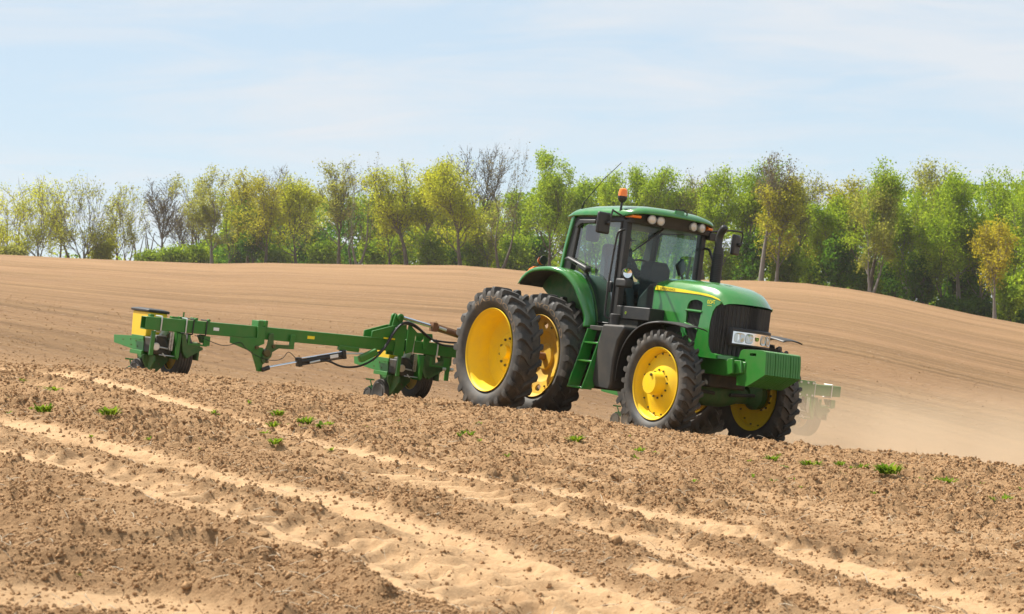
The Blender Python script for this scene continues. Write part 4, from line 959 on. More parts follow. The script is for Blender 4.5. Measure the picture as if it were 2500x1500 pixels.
for x in (xb + 0.03, xb - 0.16):
    MB().lathe([(0.001, x + 0.04), (0.035, x + 0.04), (0.055, x + 0.03), (0.055, x), (0.001, x)], 18, (0, -2.37, 1.25), 'x').build('lift_roller', G, PL)
MB().lathe([(0.02, xb + 0.08), (0.02, xb - 0.18)], 10, (0, -2.37, 1.25), 'x').build('lift_pin', M['bolt'], PL)
MB().tube([(xb - 0.06, -2.30, 1.255), (xb - 0.06, -1.66, 1.165)], 0.030, 12).build('lift_rod', M['steel'], PL)
MB().tube([(xb - 0.06, -1.72, 1.175), (xb - 0.06, -1.0, 1.06)], 0.052, 12).tube([(xb - 0.06, -1.72, 1.225), (xb - 0.06, -1.0, 1.11)], 0.012, 6).box(xb - 0.12, xb, -1.74, -1.66, 1.10, 1.24).build('lift_barrel', M['rust'], PL)
MB().tube([(xb + 0.0, -1.63, 1.17), (xb + 0.0, -1.5, 1.145)], 0.02, 8).build('hose_fitting', M['zinc'], PL)
wing(MB().prism('x', [(-2.62, 0.918), (-2.42, 0.918), (-2.42, 0.895), (-2.62, 0.895)], xb + 0.043, xb + 0.046)).build('yellow_sticker', M['decal'], PL, smooth=0)
wing(MB().prism('x', [(-3.02, 0.705), (-2.93, 0.70), (-2.93, 0.665), (-3.02, 0.668)], xb - 0.13, xb - 0.10)).build('yellow_tab', M['decal'], PL)
bx_ = MB().box(-0.05, 0.05, -0.16, 0.16, -0.052, 0.052).build('control_box', G, PL, 0.02, seg=3); bx_.location = (xb + 0.12, -2.90, 0.612); bx_.rotation_euler = (0.50, 0, 0)
# small decals on the bars
for y0_, y1_ in ((-5.45, -5.36), (-3.9, -3.78)):
    wing(MB().box(xb + 0.001, xb + 0.003, y0_, y1_, 0.79, 0.835)).build('warning_decal', M['white'] if y0_ < -5 else M['decal'], PL, smooth=0)
# links from the centre frame to the tractor
for y in (-0.45, 0.45):
    MB().tube([(-0.45, y, 0.72), (-1.2, y, 0.72), (xb + 0.02, y, 0.80)], 0.045, 8).build('draft_link', M['green_dirty'], PL)
MB().tube([(-0.5, 0, 1.2), (xb + 0.02, 0, 1.15)], 0.04, 8).build('top_link', M['green_dirty'], PL)
MB().prism('x', [(-0.5, 0.92), (0.5, 0.92), (0.12, 1.30), (-0.12, 1.30)], xb - 0.06, xb + 0.0).build('hitch_mast', G, PL, 0.01)
MB().box(-1.55, -1.48, -1.02, -0.95, 0.92, 1.9).build('marker_post', G, PL, 0.006)
MB().prism('x', [(-1.32, 0.77), (-1.31, 0.605), (-1.76, 0.36), (-1.83, 0.46), (-1.80, 0.735), (-1.62, 0.735), (-1.60, 0.60), (-1.48, 0.66), (-1.50, 0.735)], xb - 0.10, xb - 0.02).build('side_frame', M['green_dirty'], PL, 0.01)
MB().box(xb - 0.06, xb - 0.02, -1.40, -1.335, 0.36, 0.60).build('drop_leg', G, PL, 0.004)
for y in (-1.44, -1.30): MB().lathe([(0.001, y - 0.03), (0.03, y - 0.03), (0.03, y + 0.03), (0.001, y + 0.03)], 8, (xb - 0.03, 0, 0.54), 'y').build('adjuster_nut', M['zinc'], PL)

# row units
def u_bolt(y, zo, m='zinc', r=0.0115, parent=None):
    pts = [(xb - 0.20, y, Z1 + 0.018), (xb + 0.004, y, Z1 + 0.018), (xb + 0.016, y, Z1 + 0.004), (xb + 0.016, y, Z0 - 0.004), (xb + 0.004, y, Z0 - 0.018), (xb - 0.20, y, Z0 - 0.018)]
    return MB().tube([(a, b, c_ + zo) for a, b, c_ in pts], r, 7).build('u_bolt', M[m], parent)
def row_unit(yc, zo, far=False):
    r = empty('row_unit', PL, (0, yc, zo))
    P_ = lambda mb, n, m, bv=0.0, **k: mb.build(n, M[m], r, bv, **k)
    # front struts and cross pieces (y from the unit centre, bar hanging at the wing height)
    for y in (-0.24, 0.165): P_(MB().box(xb - 0.045, xb - 0.004, y - 0.028, y + 0.028, 0.245, 0.60), 'strut', 'green_old', 0.004)
    P_(MB().box(xb - 0.30, xb - 0.05, 0.18, 0.205, 0.22, 0.62), 'mount_plate', 'green_old', 0.004)
    for z in (0.475, 0.26):
        P_(MB().tube([(xb - 0.42, -0.235, z), (xb - 0.42, 0.19, z)], 0.024, 8), 'pivot_tube', 'green_old')
        for y in (-0.255, 0.20): P_(MB().box(xb - 0.72, xb - 0.30, y - 0.012, y + 0.012, z - 0.03, z + 0.03), 'parallel_arm', 'green_old', 0.004)
    P_(MB().prism('y', [(-3.66, 0.455), (-2.56, 0.50), (-2.52, 0.22), (-2.62, 0.16), (-2.80, 0.28), (-3.62, 0.34)], -0.21, -0.195), 'side_plate', 'green_old', 0.004)
    P_(MB().prism('y', [(-3.66, 0.455), (-2.56, 0.50), (-2.52, 0.22), (-2.62, 0.16), (-2.80, 0.28), (-3.62, 0.34)], 0.15, 0.165), 'side_plate', 'green_old', 0.004)
    P_(MB().prism('y', [(-2.95, 0.30), (-2.30, 0.24), (-2.28, 0.16), (-2.45, -0.02), (-2.60, -0.10), (-2.80, 0.02)], -0.13, -0.10), 'shank', 'green_dirty', 0.006)
    P_(MB().prism('x', [(-0.21, 0.235), (0.20, 0.26), (0.20, 0.18), (0.05, 0.02), (-0.03, -0.08), (-0.10, -0.02), (-0.20, 0.14)], xb - 0.38, xb - 0.35), 'shank_plate', 'green_dirty', 0.006)
    # seed meter, drive chain and its shaft
    P_(MB().lathe([(0.001, -0.03), (0.10, -0.03), (0.11, 0.0), (0.10, 0.06), (0.001, 0.06)], 20, (xb - 0.42, -0.08, 0.40), 'y'), 'seed_meter', 'dark')
    P_(MB().lathe([(0.001, 0.0), (0.05, 0.0), (0.06, 0.012), (0.05, 0.024), (0.001, 0.024)], 12, (0, -0.17, 0.375), 'x').xf(lambda x, y, z: (x + xb - 0.04, y, z)), 'sprocket', 'zinc')
    P_(MB().tube([(xb - 0.10, -0.15, 0.375), (xb - 0.10, 0.06, 0.36)], 0.012, 8), 'drive_shaft', 'zinc')
    P_(MB().box(xb - 0.40, xb - 0.12, -0.13, 0.05, 0.26, 0.54), 'meter_housing', 'dark', 0.03)  # dark box, enlarged to darken the inside of the unit
    P_(MB().box(xb - 0.46, xb - 0.16, -0.20, 0.14, 0.27, 0.50), 'unit_frame', 'dark', 0.02)
    P_(MB().tube([(xb - 0.35, 0.0, 0.46), (xb - 0.3, 0.04, 0.55), (xb - 0.34, 0.09, 0.62)], 0.055, 10), 'seed_tube', 'lamp_ring')
    ch = MB()
    for k in range(15):
        z = 0.345 + 0.0185 * k; w_ = 0.012
        for x_, y_ in ((0.075, 0.0), (0.105, 0.035)):
            ch.box(xb - 0.06, xb - 0.052 + 0.006 * (k % 2), y_ + 0.0 - w_ + 0.05, y_ + w_ + 0.05, z, z + 0.011)
    P_(ch, 'drive_chain', 'zinc', smooth=0); tag(r.children[-1], kind='stuff')
    P_(MB().tube([(xb - 0.05, -0.05, 0.29), (xb - 0.05, -0.0, 0.245)], 0.010, 6).tube([(xb - 0.05, -0.10, 0.262), (xb - 0.05, 0.14, 0.262)], 0.007, 6), 'linkage_rod', 'zinc')
    # hopper with its lid
    hp = MB().loft([[(-3.10, -0.10, 0.44), (-2.70, -0.10, 0.44), (-2.70, 0.10, 0.44), (-3.10, 0.10, 0.44)], [(-3.19, -0.145, 0.50), (-2.63, -0.145, 0.50), (-2.63, 0.145, 0.50), (-3.19, 0.145, 0.50)], [(-3.22, -0.15, 0.86), (-2.62, -0.15, 0.86), (-2.62, 0.15, 0.86), (-3.22, 0.15, 0.86)]]).build('hopper', M['hopper'], r, 0.025, seg=3)
    MB().box(-3.25, -2.60, -0.17, 0.17, 0.855, 0.895).loft([[(-3.24, -0.16, 0.895), (-2.61, -0.16, 0.895), (-2.61, 0.16, 0.895), (-3.24, 0.16, 0.895)], [(-3.15, -0.09, 0.912), (-2.70, -0.09, 0.912), (-2.70, 0.09, 0.912), (-3.15, 0.09, 0.912)]]).build('lid', M['black'], hp, 0.012)
    for bx, bz in ((-3.30, 0.41), (-3.02, 0.43), (-2.98, 0.35), (-2.82, 0.42), (-2.74, 0.34), (-2.66, 0.45)):
        P_(MB().lathe([(0.001, -0.216), (0.012, -0.216), (0.012, -0.205)], 8, (bx, 0, bz), 'y'), 'bolt', 'bolt')
    for by, bz in ((-0.10, 0.20), (-0.02, 0.20), (-0.06, 0.08), (0.05, 0.12)):
        P_(MB().lathe([(0.001, xb - 0.338), (0.013, xb - 0.338), (0.013, xb - 0.352)], 8, (0, by, bz), 'x'), 'bolt', 'bolt')
    P_(MB().tube(cr([(xb - 0.10, -0.05, 0.52), (xb - 0.03, 0.0, 0.42), (xb - 0.04, 0.05, 0.31), (xb - 0.12, 0.10, 0.27)], 4), 0.006, 5), 'wire', 'hose')
    # wheels of the unit
    gw = empty('gauge_wheel', r, (-2.76, -0.16, -0.05), (0, 0, 0))
    MB().lathe([(0.205, -0.045), (0.215, -0.02), (0.215, 0.04), (0.20, 0.055), (0.17, 0.05), (0.17, -0.045)], 32, closed=True).build('tyre', M['rubber'], gw)
    MB().lathe([(0.17, -0.035), (0.15, -0.052), (0.06, -0.03), (0.001, -0.03)], 32).build('disc', M['black_dusty'], gw)
    cw = empty('closing_wheel', r, (-3.32, -0.06, -0.12))
    MB().lathe([(0.12, -0.02), (0.125, 0.0), (0.12, 0.02), (0.095, 0.02), (0.095, -0.02)], 24, closed=True).build('tyre', M['rubber'], cw)
    MB().lathe([(0.095, -0.012), (0.04, -0.022), (0.001, -0.022)], 24).build('disc', M['dark'], cw)
    P_(MB().prism('y', [(-3.42, -0.06), (-3.36, 0.02), (-2.85, 0.10), (-2.75, 0.02), (-2.85, -0.02)], -0.05, -0.03), 'closing_arm', 'green_old', 0.004)
    P_(MB().tube([(-3.20, -0.05, -0.04), (-3.32, -0.05, 0.12)], 0.012, 6).tube([(-3.36, -0.11, 0.125), (-3.29, 0.01, 0.125)], 0.014, 6), 'depth_handle', 'green_old')
    P_(MB().prism('y', [(-2.95, 0.20), (-2.6, 0.24), (-2.55, 0.05), (-2.9, 0.02)], -0.09, -0.07), 'wheel_guard', 'green_old', 0.005)
    # big ribbed tyre beside the unit, carried by a trailing frame
    dw = empty('drive_wheel', r, (-2.60, 0.355, 0.27))
    prof = [(0.205, -0.095), (0.27, -0.112), (0.325, -0.105)]
    for k in range(5):
        y0 = -0.10 + k * 0.042; prof += [(0.350, y0), (0.352, y0 + 0.030), (0.336, y0 + 0.032), (0.336, y0 + 0.040)]
    prof += [(0.325, 0.105), (0.27, 0.112), (0.205, 0.095)]
    MB().lathe(prof, 48, closed=True).build('tyre', M['rubber'], dw, smooth=25)
    MB().lathe([(0.205, -0.10), (0.215, -0.105), (0.21, -0.08), (0.19, -0.04), (0.14, -0.03), (0.07, -0.055), (0.001, -0.055)], 32).build('rim', M['yellow_dust_shade'], dw)
    P_(MB().prism('x', [(0.20, 0.60), (0.26, 0.62), (0.30, 0.48), (0.56, 0.44), (0.57, 0.41), (0.32, 0.25), (0.25, 0.34)], xb - 0.12, xb - 0.02), 'trailing_frame', 'green_dirty', 0.008)
    P_(MB().box(xb - 0.05, xb - 0.015, 0.56, 0.66, 0.47, 0.61).box(xb - 0.05, xb - 0.015, 0.32, 0.62, 0.455, 0.48).box(xb - 0.05, xb - 0.015, 0.31, 0.345, 0.45, 0.60), 'wheel_bracket', 'green_old', 0.005)
    P_(MB().prism('x', [(0.56, 0.50), (0.66, 0.56), (0.66, 0.61), (0.50, 0.61)], xb - 0.16, xb - 0.06), 'wheel_bracket', 'green_dirty', 0.005)
    P_(MB().box(-2.62, xb - 0.02, 0.49, 0.515, 0.24, 0.50), 'wheel_fork', 'green_dirty', 0.006)
    return r
r1 = row_unit(-6.13, 0.0)
for y in (-6.28, -5.89): u_bolt(y, wz(y), 'zinc', 0.0115, PL)
for y in (-5.78, -5.57):
    u_bolt(y, wz(y), 'black', 0.010, PL)
    MB().lathe([(0.001, 0.0), (0.022, 0.0), (0.022, 0.05), (0.001, 0.05)], 8, (xb - 0.01, y + 0.02, Z1 + 0.02 + wz(y)), 'x').build('bar_clamp', M['green_old'], PL)
for y, w_, h_ in ((-6.36, 0.03, 0.035), (-6.0, 0.05, 0.03), (-5.87, 0.06, 0.035), (-5.68, 0.045, 0.04)):
    MB().box(xb - 0.25, xb - 0.16, y - w_, y + w_, Z1 + wz(y), Z1 + wz(y) + h_).build('clamp_block', M['green_old'], PL, 0.004)
MB().tube([(xb - 0.2, -5.855, Z1 + wz(-5.86)), (xb - 0.2, -5.855, Z1 + wz(-5.86) + 0.105)], 0.013, 6).build('clamp_pin', M['green_old'], PL)
r2 = copy_tree(r1, PL); r2.location = (0, -2.02, 0.10)
r3 = copy_tree(r1, PL); r3.location = (0, 2.85, 0.12)
r4 = copy_tree(r1, PL); r4.location = (0, 6.0, 0.19)
for y in (-2.06, -1.62): MB().tube([(xb - 0.2, y, 0.945), (xb + 0.014, y, 0.945), (xb + 0.014, y, 0.715), (xb - 0.2, y, 0.715)], 0.0115, 7).build('u_bolt', M['zinc'], PL)
for y in (6.13, 6.52):
    zo = 0.028 * (y - 2.2)
    MB().tube([(xb - 0.2, y, 0.94 + zo), (xb + 0.014, y, 0.94 + zo), (xb + 0.014, y, 0.72 + zo), (xb - 0.2, y, 0.72 + zo)], 0.0115, 7).build('u_bolt', M['zinc'], PL)
MB().box(xb - 0.02, xb + 0.03, 5.5, 6.11, 0.80, 1.085).build('splice_plate', G, PL, 0.006)
sp_m = None
for y in (5.62, 5.78, 5.94, 6.06):
    for z in (0.835, 1.05): MB().lathe([(0.001, xb + 0.045), (0.02, xb + 0.045), (0.02, xb + 0.02)], 6, (0, y, z), 'x').build('bolt', M['zinc'], PL)

# ------------------------------------------------------------------ crumbs, straw and weeds on the near field
def blob_mesh(kind):
    if kind == 'small':
        v = np.array([(1, 0, 0), (-1, 0, 0), (0, 1, 0), (0, -1, 0), (0, 0, 1), (0, 0, -1)], float); f = np.array([(4, 0, 2), (4, 2, 1), (4, 1, 3), (4, 3, 0), (5, 2, 0), (5, 1, 2), (5, 3, 1), (5, 0, 3)])
    else:
        bm = bmesh.new(); bmesh.ops.create_icosphere(bm, subdivisions=1 if kind == 'mid' else 2, radius=1); v = np.array([p.co[:] for p in bm.verts]); f = np.array([[q.index for q in t.verts] for t in bm.faces]); bm.free()
    return v, f
def scatter_blobs(X, Y, R, kind, flat=0.75, sink=0.25):
    v, f = blob_mesh(kind); n = len(X); k = len(v)
    z = surf(X, Y)
    jit = 1 + rng.uniform(-0.32, 0.32, (n, k, 1)); P = v[None] * jit * rng.uniform(0.7, 1.3, (n, 1, 3))
    P[:, :, 2] *= flat
    a = rng.uniform(0, 6.28, n); ca, sa = np.cos(a)[:, None], np.sin(a)[:, None]
    x = P[:, :, 0] * ca - P[:, :, 1] * sa; y = P[:, :, 0] * sa + P[:, :, 1] * ca
    Q = np.stack([x * R[:, None] + X[:, None], y * R[:, None] + Y[:, None], P[:, :, 2] * R[:, None] + (z + R * (flat - sink - 0.3))[:, None]], -1)
    return Q.reshape(-1, 3), (f[None] + (np.arange(n) * k)[:, None, None]).reshape(-1, 3)
def field_points(n, y0, y1, keep_sand=0.25):
    Y = 1 / np.sqrt(rng.uniform(1 / y1 ** 2, 1 / y0 ** 2, n)); Y = np.where(rng.random(n) < 0.5, Y, rng.uniform(y0, y1, n)); Y = np.sort(Y); b = rng.uniform(-0.25, 0.25, n); X = b * (Y + 4)
    h, sa, ro = soil(X.astype(np.float32), Y.astype(np.float32))
    k = rng.random(n) < np.clip(0.25 + 0.75 * ro / 1.4, 0, 1) * (1 - (1 - keep_sand) * sa)
    return X[k], Y[k]
def crumb_cloud(name, X, Y, R, protos):
    """one object: thousands of crumbs instanced on points"""
    n = len(X); me = bpy.data.meshes.new(name); me.vertices.add(n); z = surf(X, Y)
    me.vertices.foreach_set('co', np.stack([X, Y, z + R * 0.25], -1).astype(np.float32).ravel())
    a_ = me.attributes.new('size', 'FLOAT', 'POINT'); a_.data.foreach_set('value', R.astype(np.float32))
    a_ = me.attributes.new('turn', 'FLOAT_VECTOR', 'POINT'); a_.data.foreach_set('vector', rng.uniform(0, 6.28, (n, 3)).astype(np.float32).ravel())
    ob = link_mesh(name, me, M['crumb'])
    ng = bpy.data.node_groups.new(name, 'GeometryNodeTree'); ng.interface.new_socket('Geometry', in_out='INPUT', socket_type='NodeSocketGeometry'); ng.interface.new_socket('Geometry', in_out='OUTPUT', socket_type='NodeSocketGeometry')
    N = ng.nodes.new; L = ng.links.new; gi = N('NodeGroupInput'); go = N('NodeGroupOutput'); ip = N('GeometryNodeInstanceOnPoints')
    js = N('GeometryNodeJoinGeometry')
    for k in range(protos):
        ic = N('GeometryNodeMeshIcoSphere'); ic.inputs['Subdivisions'].default_value = 1 if k < protos - 1 else 2; ic.inputs['Radius'].default_value = 1.0
        sp = N('GeometryNodeSetPosition'); rv = N('FunctionNodeRandomValue'); rv.data_type = 'FLOAT_VECTOR'; rv.inputs[0].default_value = (-0.38,) * 3; rv.inputs[1].default_value = (0.38,) * 3; rv.inputs['Seed'].default_value = k * 7 + 1
        L(ic.outputs['Mesh'], sp.inputs['Geometry']); L(rv.outputs[0], sp.inputs['Offset'])
        sm_ = N('GeometryNodeSetMaterial'); sm_.inputs['Material'].default_value = M['crumb']; L(sp.outputs[0], sm_.inputs['Geometry'])
        gti = N('GeometryNodeGeometryToInstance'); L(sm_.outputs[0], gti.inputs[0]); L(gti.outputs[0], js.inputs[0])
    L(gi.outputs[0], ip.inputs['Points']); L(js.outputs[0], ip.inputs['Instance']); ip.inputs['Pick Instance'].default_value = True
    na = N('GeometryNodeInputNamedAttribute'); na.data_type = 'FLOAT'; na.inputs['Name'].default_value = 'size'; L(na.outputs[0], ip.inputs['Scale'])
    nb = N('GeometryNodeInputNamedAttribute'); nb.data_type = 'FLOAT_VECTOR'; nb.inputs['Name'].default_value = 'turn'; L(nb.outputs[0], ip.inputs['Rotation'])
    L(ip.outputs[0], go.inputs[0])
    md = ob.modifiers.new('scatter', 'NODES'); md.node_group = ng
    return ob
X, Y = field_points(330000, 8.0, 31.0, 0.22); R = np.clip(0.0030 * rng.pareto(2.1, len(X)) + 0.0046, 0, 0.013) * (0.58 + 0.040 * Y)
X2, Y2 = field_points(13000, 31.0, 95.0); kk = rng.random(len(X2)) < (1 - (Y2 - 31) / 62) ** 1.3; X2, Y2 = X2[kk], Y2[kk]; X = np.concatenate([X, X2]); Y = np.concatenate([Y, Y2]); R = np.concatenate([R, rng.uniform(0.006, 0.019, len(X2)) * (0.7 + 0.008 * Y2)])
o = crumb_cloud('soil_crumbs', X, Y, R, 5); tag(o, 'loose brown soil crumbs strewn over the tilled near field', 'soil crumbs', kind='stuff')
X, Y = field_points(1000, 8.0, 30.5, 0.12); R = np.clip(0.009 * rng.pareto(2.6, len(X)) + 0.012, 0, 0.036)
V, Q = scatter_blobs(X, Y, R, 'mid')
o = link_mesh('soil_lumps', quads_mesh('soil_lumps', V, Q), M['crumb']); tag(o, 'small rounded soil lumps lying on the tilled near field', 'soil lumps', kind='stuff')
# a few large clods that stand out
CL = [(1490, 1318, 15, 'large brown clod on the pale sand at the lower right of the field'), (635, 1303, 14, 'flat long clod beside the plain sandy wheel track'), (400, 1300, 9, 'round clod above the broken furrow edge at lower left'), (452, 1437, 14, 'dark clod alone near the bottom edge, left of the middle'),
      (1140, 1172, 9, 'angular clod just under the upper sandy track in the middle'), (1200, 1250, 11, 'pointed clod in the row of clods at the centre foreground'), (1305, 1275, 12, 'wide clod at the right end of the row at the centre foreground'), (1985, 1222, 9, 'dark clod on the rough soil below the front weights'),
      (2215, 1132, 8, 'round clod near the crest, right of the weed patch'), (2330, 1245, 10, 'clod with a dark face on the rough soil far right'), (198, 1190, 8, 'clod between the two wheel tracks at far left'), (2075, 1342, 9, 'clod on the sandy track crossing the lower right')]
for u_, v_, w_, lab in CL:
    x, y = ground_at(u_, v_); r = w_ * VK / (F / y)
    Vc, Qc = scatter_blobs(np.array([x]), np.array([y]), np.array([r]), 'big', 0.7, 0.2)
    Vc = Vc - np.array([x, y, 0]); zz = Vc[:, 2].min(); Vc[:, 2] -= zz
    me = quads_mesh('soil_clod', Vc, Qc); ob = link_mesh('soil_clod', me, M['crumb'], None, (x, y, zz)); tag(ob, lab, 'clod', 'large clods on the near field')

M['straw'] = mat('bleached straw', (0.50, 0.42, 0.30), 0.8, dirt=(0.25, 0.18, 0.11), dirt_amt=0.4, dirt_scale=2.5)
X, Y = field_points(4200, 9.0, 30.0, 0.6); z = surf(X, Y); n = len(X)
L_ = rng.uniform(0.025, 0.13, n); a = rng.uniform(0, 6.28, n); el = np.abs(rng.normal(0.12, 0.35, n)); wd = rng.uniform(0.0012, 0.0035, n)
d1 = np.stack([np.cos(a) * np.cos(el), np.sin(a) * np.cos(el), np.sin(el)], -1) * L_[:, None]; d2 = np.stack([-np.sin(a), np.cos(a), np.zeros(n)], -1) * wd[:, None]; up = np.array([0, 0, 1.0]) * 0.003
p0 = np.stack([X, Y, z + 0.010], -1); p1 = p0 + d1 * 0.55 + up * 2; p2 = p0 + d1 + rng.normal(0, 0.006, (n, 3))
V = np.stack([p0 - d2, p0 + d2, p0 + up, p1 - d2, p1 + d2, p1 + up, p2 - d2 * 0.5, p2 + d2 * 0.5, p2 + up], 1).reshape(-1, 3)
q = np.array([(0, 1, 4, 3), (1, 2, 5, 4), (2, 0, 3, 5), (3, 4, 7, 6), (4, 5, 8, 7), (5, 3, 6, 8)])
Q = (q[None] + (np.arange(n) * 9)[:, None, None]).reshape(-1, 4)
o = link_mesh('straw_litter', quads_mesh('straw_litter', V, Q), M['straw']); tag(o, 'short bleached straw and dry stems scattered over the soil', 'straw', kind='stuff')

def leaf_mat(name, c1, c2, trans=0.55, scale=0.35):
    m = bpy.data.materials.new(name); m.use_nodes = True; nt = m.node_tree; nt.nodes.clear(); N = nt.nodes.new; L = nt.links.new
    o = N('ShaderNodeOutputMaterial'); mx = N('ShaderNodeMixShader'); mx.inputs[0].default_value = trans; d = N('ShaderNodeBsdfDiffuse'); t = N('ShaderNodeBsdfTranslucent')
    g = N('ShaderNodeNewGeometry'); r = N('ShaderNodeMixRGB'); r.inputs[1].default_value = (*c1, 1); r.inputs[2].default_value = (*c2, 1)
    tc_ = N('ShaderNodeTexCoord'); n_ = N('ShaderNodeTexNoise'); n_.inputs['Scale'].default_value = scale; n_.inputs['Detail'].default_value = 3; L(tc_.outputs['Object'], n_.inputs['Vector'])
    ad = N('ShaderNodeMath'); ad.operation = 'ADD'; ad.use_clamp = True; ml = N('ShaderNodeMath'); ml.operation = 'MULTIPLY_ADD'; ml.inputs[1].default_value = 0.6; ml.inputs[2].default_value = -0.3
    L(g.outputs['Random Per Island'], ml.inputs[0]); mr = N('ShaderNodeMapRange'); mr.inputs['From Min'].default_value = 0.3; mr.inputs['From Max'].default_value = 0.7; L(n_.outputs['Fac'], mr.inputs['Value'])
    L(mr.outputs['Result'], ad.inputs[0]); L(ml.outputs[0], ad.inputs[1]); L(ad.outputs[0], r.inputs[0])
    L(r.outputs[0], d.inputs['Color'])
    tb_ = N('ShaderNodeMixRGB'); tb_.blend_type = 'MULTIPLY'; tb_.inputs[0].default_value = 1; tb_.inputs[2].default_value = (1.25, 1.15, 0.6, 1); L(r.outputs[0], tb_.inputs[1]); L(tb_.outputs[0], t.inputs['Color'])
    L(d.outputs[0], mx.inputs[1]); L(t.outputs[0], mx.inputs[2]); L(mx.outputs[0], o.inputs['Surface'])
    return m
M['weed'] = leaf_mat('bright weed leaves', (0.07, 0.15, 0.02), (0.21, 0.29, 0.035), 0.45, 9)
def weed_mesh(w, seed, kind):
    r = np.random.default_rng(seed); V = []; Q = []
    n = int(np.clip(w * 260, 7, 75)) if kind == 'tuft' else int(np.clip(w * 120, 5, 16))
    for k in range(n):
        a = r.uniform(0, 6.28); rad = w * 0.42 * math.sqrt(r.random()) if kind == 'tuft' else w * 0.06
        bx, by = rad * math.cos(a), rad * math.sin(a)
        az = a + r.normal(0, 0.7); L = w * r.uniform(0.28, 0.50) + 0.03 if kind == 'tuft' else w * r.uniform(0.35, 0.7); e = r.uniform(0.75, 1.45) if kind == 'tuft' else r.uniform(0.3, 1.2)
        wd = L * r.uniform(0.10, 0.17); dx_, dy_ = math.cos(az), math.sin(az); o = len(V)
        px, pz, ang = 0.0, 0.0, e
        for i, ww in enumerate((0.35, 1.0, 0.85, 0.12)):
            V += [(bx + dx_ * px - dy_ * wd * ww, by + dy_ * px + dx_ * wd * ww, pz), (bx + dx_ * px, by + dy_ * px, pz - wd * 0.25 * ww), (bx + dx_ * px + dy_ * wd * ww, by + dy_ * px - dx_ * wd * ww, pz)]
            px += L / 3 * math.cos(ang); pz += L / 3 * math.sin(ang); ang -= r.uniform(0.25, 0.55)
        for i in range(3):
            b = o + i * 3; Q += [(b, b + 1, b + 4, b + 3), (b + 1, b + 2, b + 5, b + 4)]
    return quads_mesh('weed', V, Q)
WD = [(105, 1000, 40, 'tuft', 'dense bright weed tuft at far left, left of its twin'), (266, 1014, 46, 'tuft', 'wide low weed tuft on the left, right of its twin'), (130, 952, 48, 'spray', 'pale feathery weed on the sandy strip at far left'), (418, 1058, 22, 'tuft', 'small weed tuft left of the weed row below the folding cylinder'),
      (670, 1010, 30, 'tuft', 'topmost tuft of the short weed column under the folding cylinder'), (660, 1046, 26, 'tuft', 'middle tuft of the short weed column under the folding cylinder'), (664, 1080, 32, 'tuft', 'lowest tuft of the short weed column under the folding cylinder'), (735, 1030, 38, 'tuft', 'flat spreading weed just right of the weed column'), (785, 1042, 44, 'tuft', 'leafy weed with tall shoots, right of the flat spreading weed'),
      (1130, 1052, 32, 'tuft', 'spindly weed below the rear tractor wheel'), (1390, 1070, 34, 'tuft', 'yellow-green weed tuft below the cab steps'), (1540, 1092, 28, 'tuft', 'left of two weeds below the near front wheel'), (1582, 1095, 24, 'spray', 'right of two weeds below the near front wheel'),
      (1862, 1116, 30, 'tuft', 'weed tuft below the far front wheel'), (1952, 1130, 32, 'tuft', 'low weed right of the tuft below the far front wheel'), (2030, 1131, 24, 'tuft', 'upper tuft of a stacked weed pair, left of the biggest weed'), (2028, 1146, 24, 'tuft', 'lower tuft of a stacked weed pair, left of the biggest weed'), (2082, 1134, 28, 'tuft', 'upright weed just left of the biggest weed'),
      (2148, 1160, 58, 'tuft', 'biggest bushy bright green weed, on the right'), (2285, 1166, 48, 'tuft', 'second biggest weed, right of the biggest one'), (2423, 1214, 34, 'tuft', 'compact weed tuft near the right edge'), (2110, 1196, 24, 'spray', 'spindly weed under the biggest weed'), (1674, 1172, 30, 'spray', 'lone spindly weed lower down, under the near front wheel')]
WS = [(20, 1004), (72, 990), (150, 1010), (220, 1053), (360, 1062), (345, 1033), (430, 1014), (485, 1088), (600, 978), (640, 1053), (618, 1053), (885, 1032), (800, 1097), (960, 1019), (950, 1064), (1030, 1083), (1090, 1108), (1160, 1069), (1810, 1122), (1890, 1126), (1976, 1129), (2055, 1134), (2195, 1160), (2220, 1160), (2370, 1172), (2330, 1180), (2465, 1183), (2230, 1184), (1868, 1170), (1915, 1161), (1936, 1189), (2310, 1214), (2445, 1236), (192, 1404), (1110, 1063), (700, 1075), (1225, 1105), (2395, 1222)]
for i, (u_, v_, w_, kd, lab) in enumerate(WD):
    x, y = ground_at(u_, v_); ob = link_mesh('weed', weed_mesh(1.0 * w_ * VK / (F / y), 100 + i, kd), M['weed'], None, (x, y, float(surf(x, y)[0]) + 0.004)); tag(ob, lab, 'weed', 'weeds on the near field')
rw = random.Random(5)
for k in range(24):
    u_ = rw.uniform(20, 2450); WS.append((u_, float(np.interp(u_ * VK, CU, CV)) / VK + rw.uniform(22, 95)))
ORD1 = ['', 'first', 'second', 'third', 'fourth', 'fifth', 'sixth', 'seventh', 'eighth', 'ninth', 'tenth', 'eleventh', 'twelfth', 'thirteenth', 'fourteenth', 'fifteenth', 'sixteenth', 'seventeenth', 'eighteenth', 'nineteenth', 'twentieth', 'thirtieth', 'fortieth']
def nth(k):
    if k <= 20: return ORD1[k]
    t, r_ = divmod(k, 10); return (('thirtieth', 'fortieth', 'fiftieth', 'sixtieth')[t - 3] if r_ == 0 else ('twenty', 'thirty', 'forty', 'fifty', 'sixty')[t - 2] + '-' + ORD1[r_])
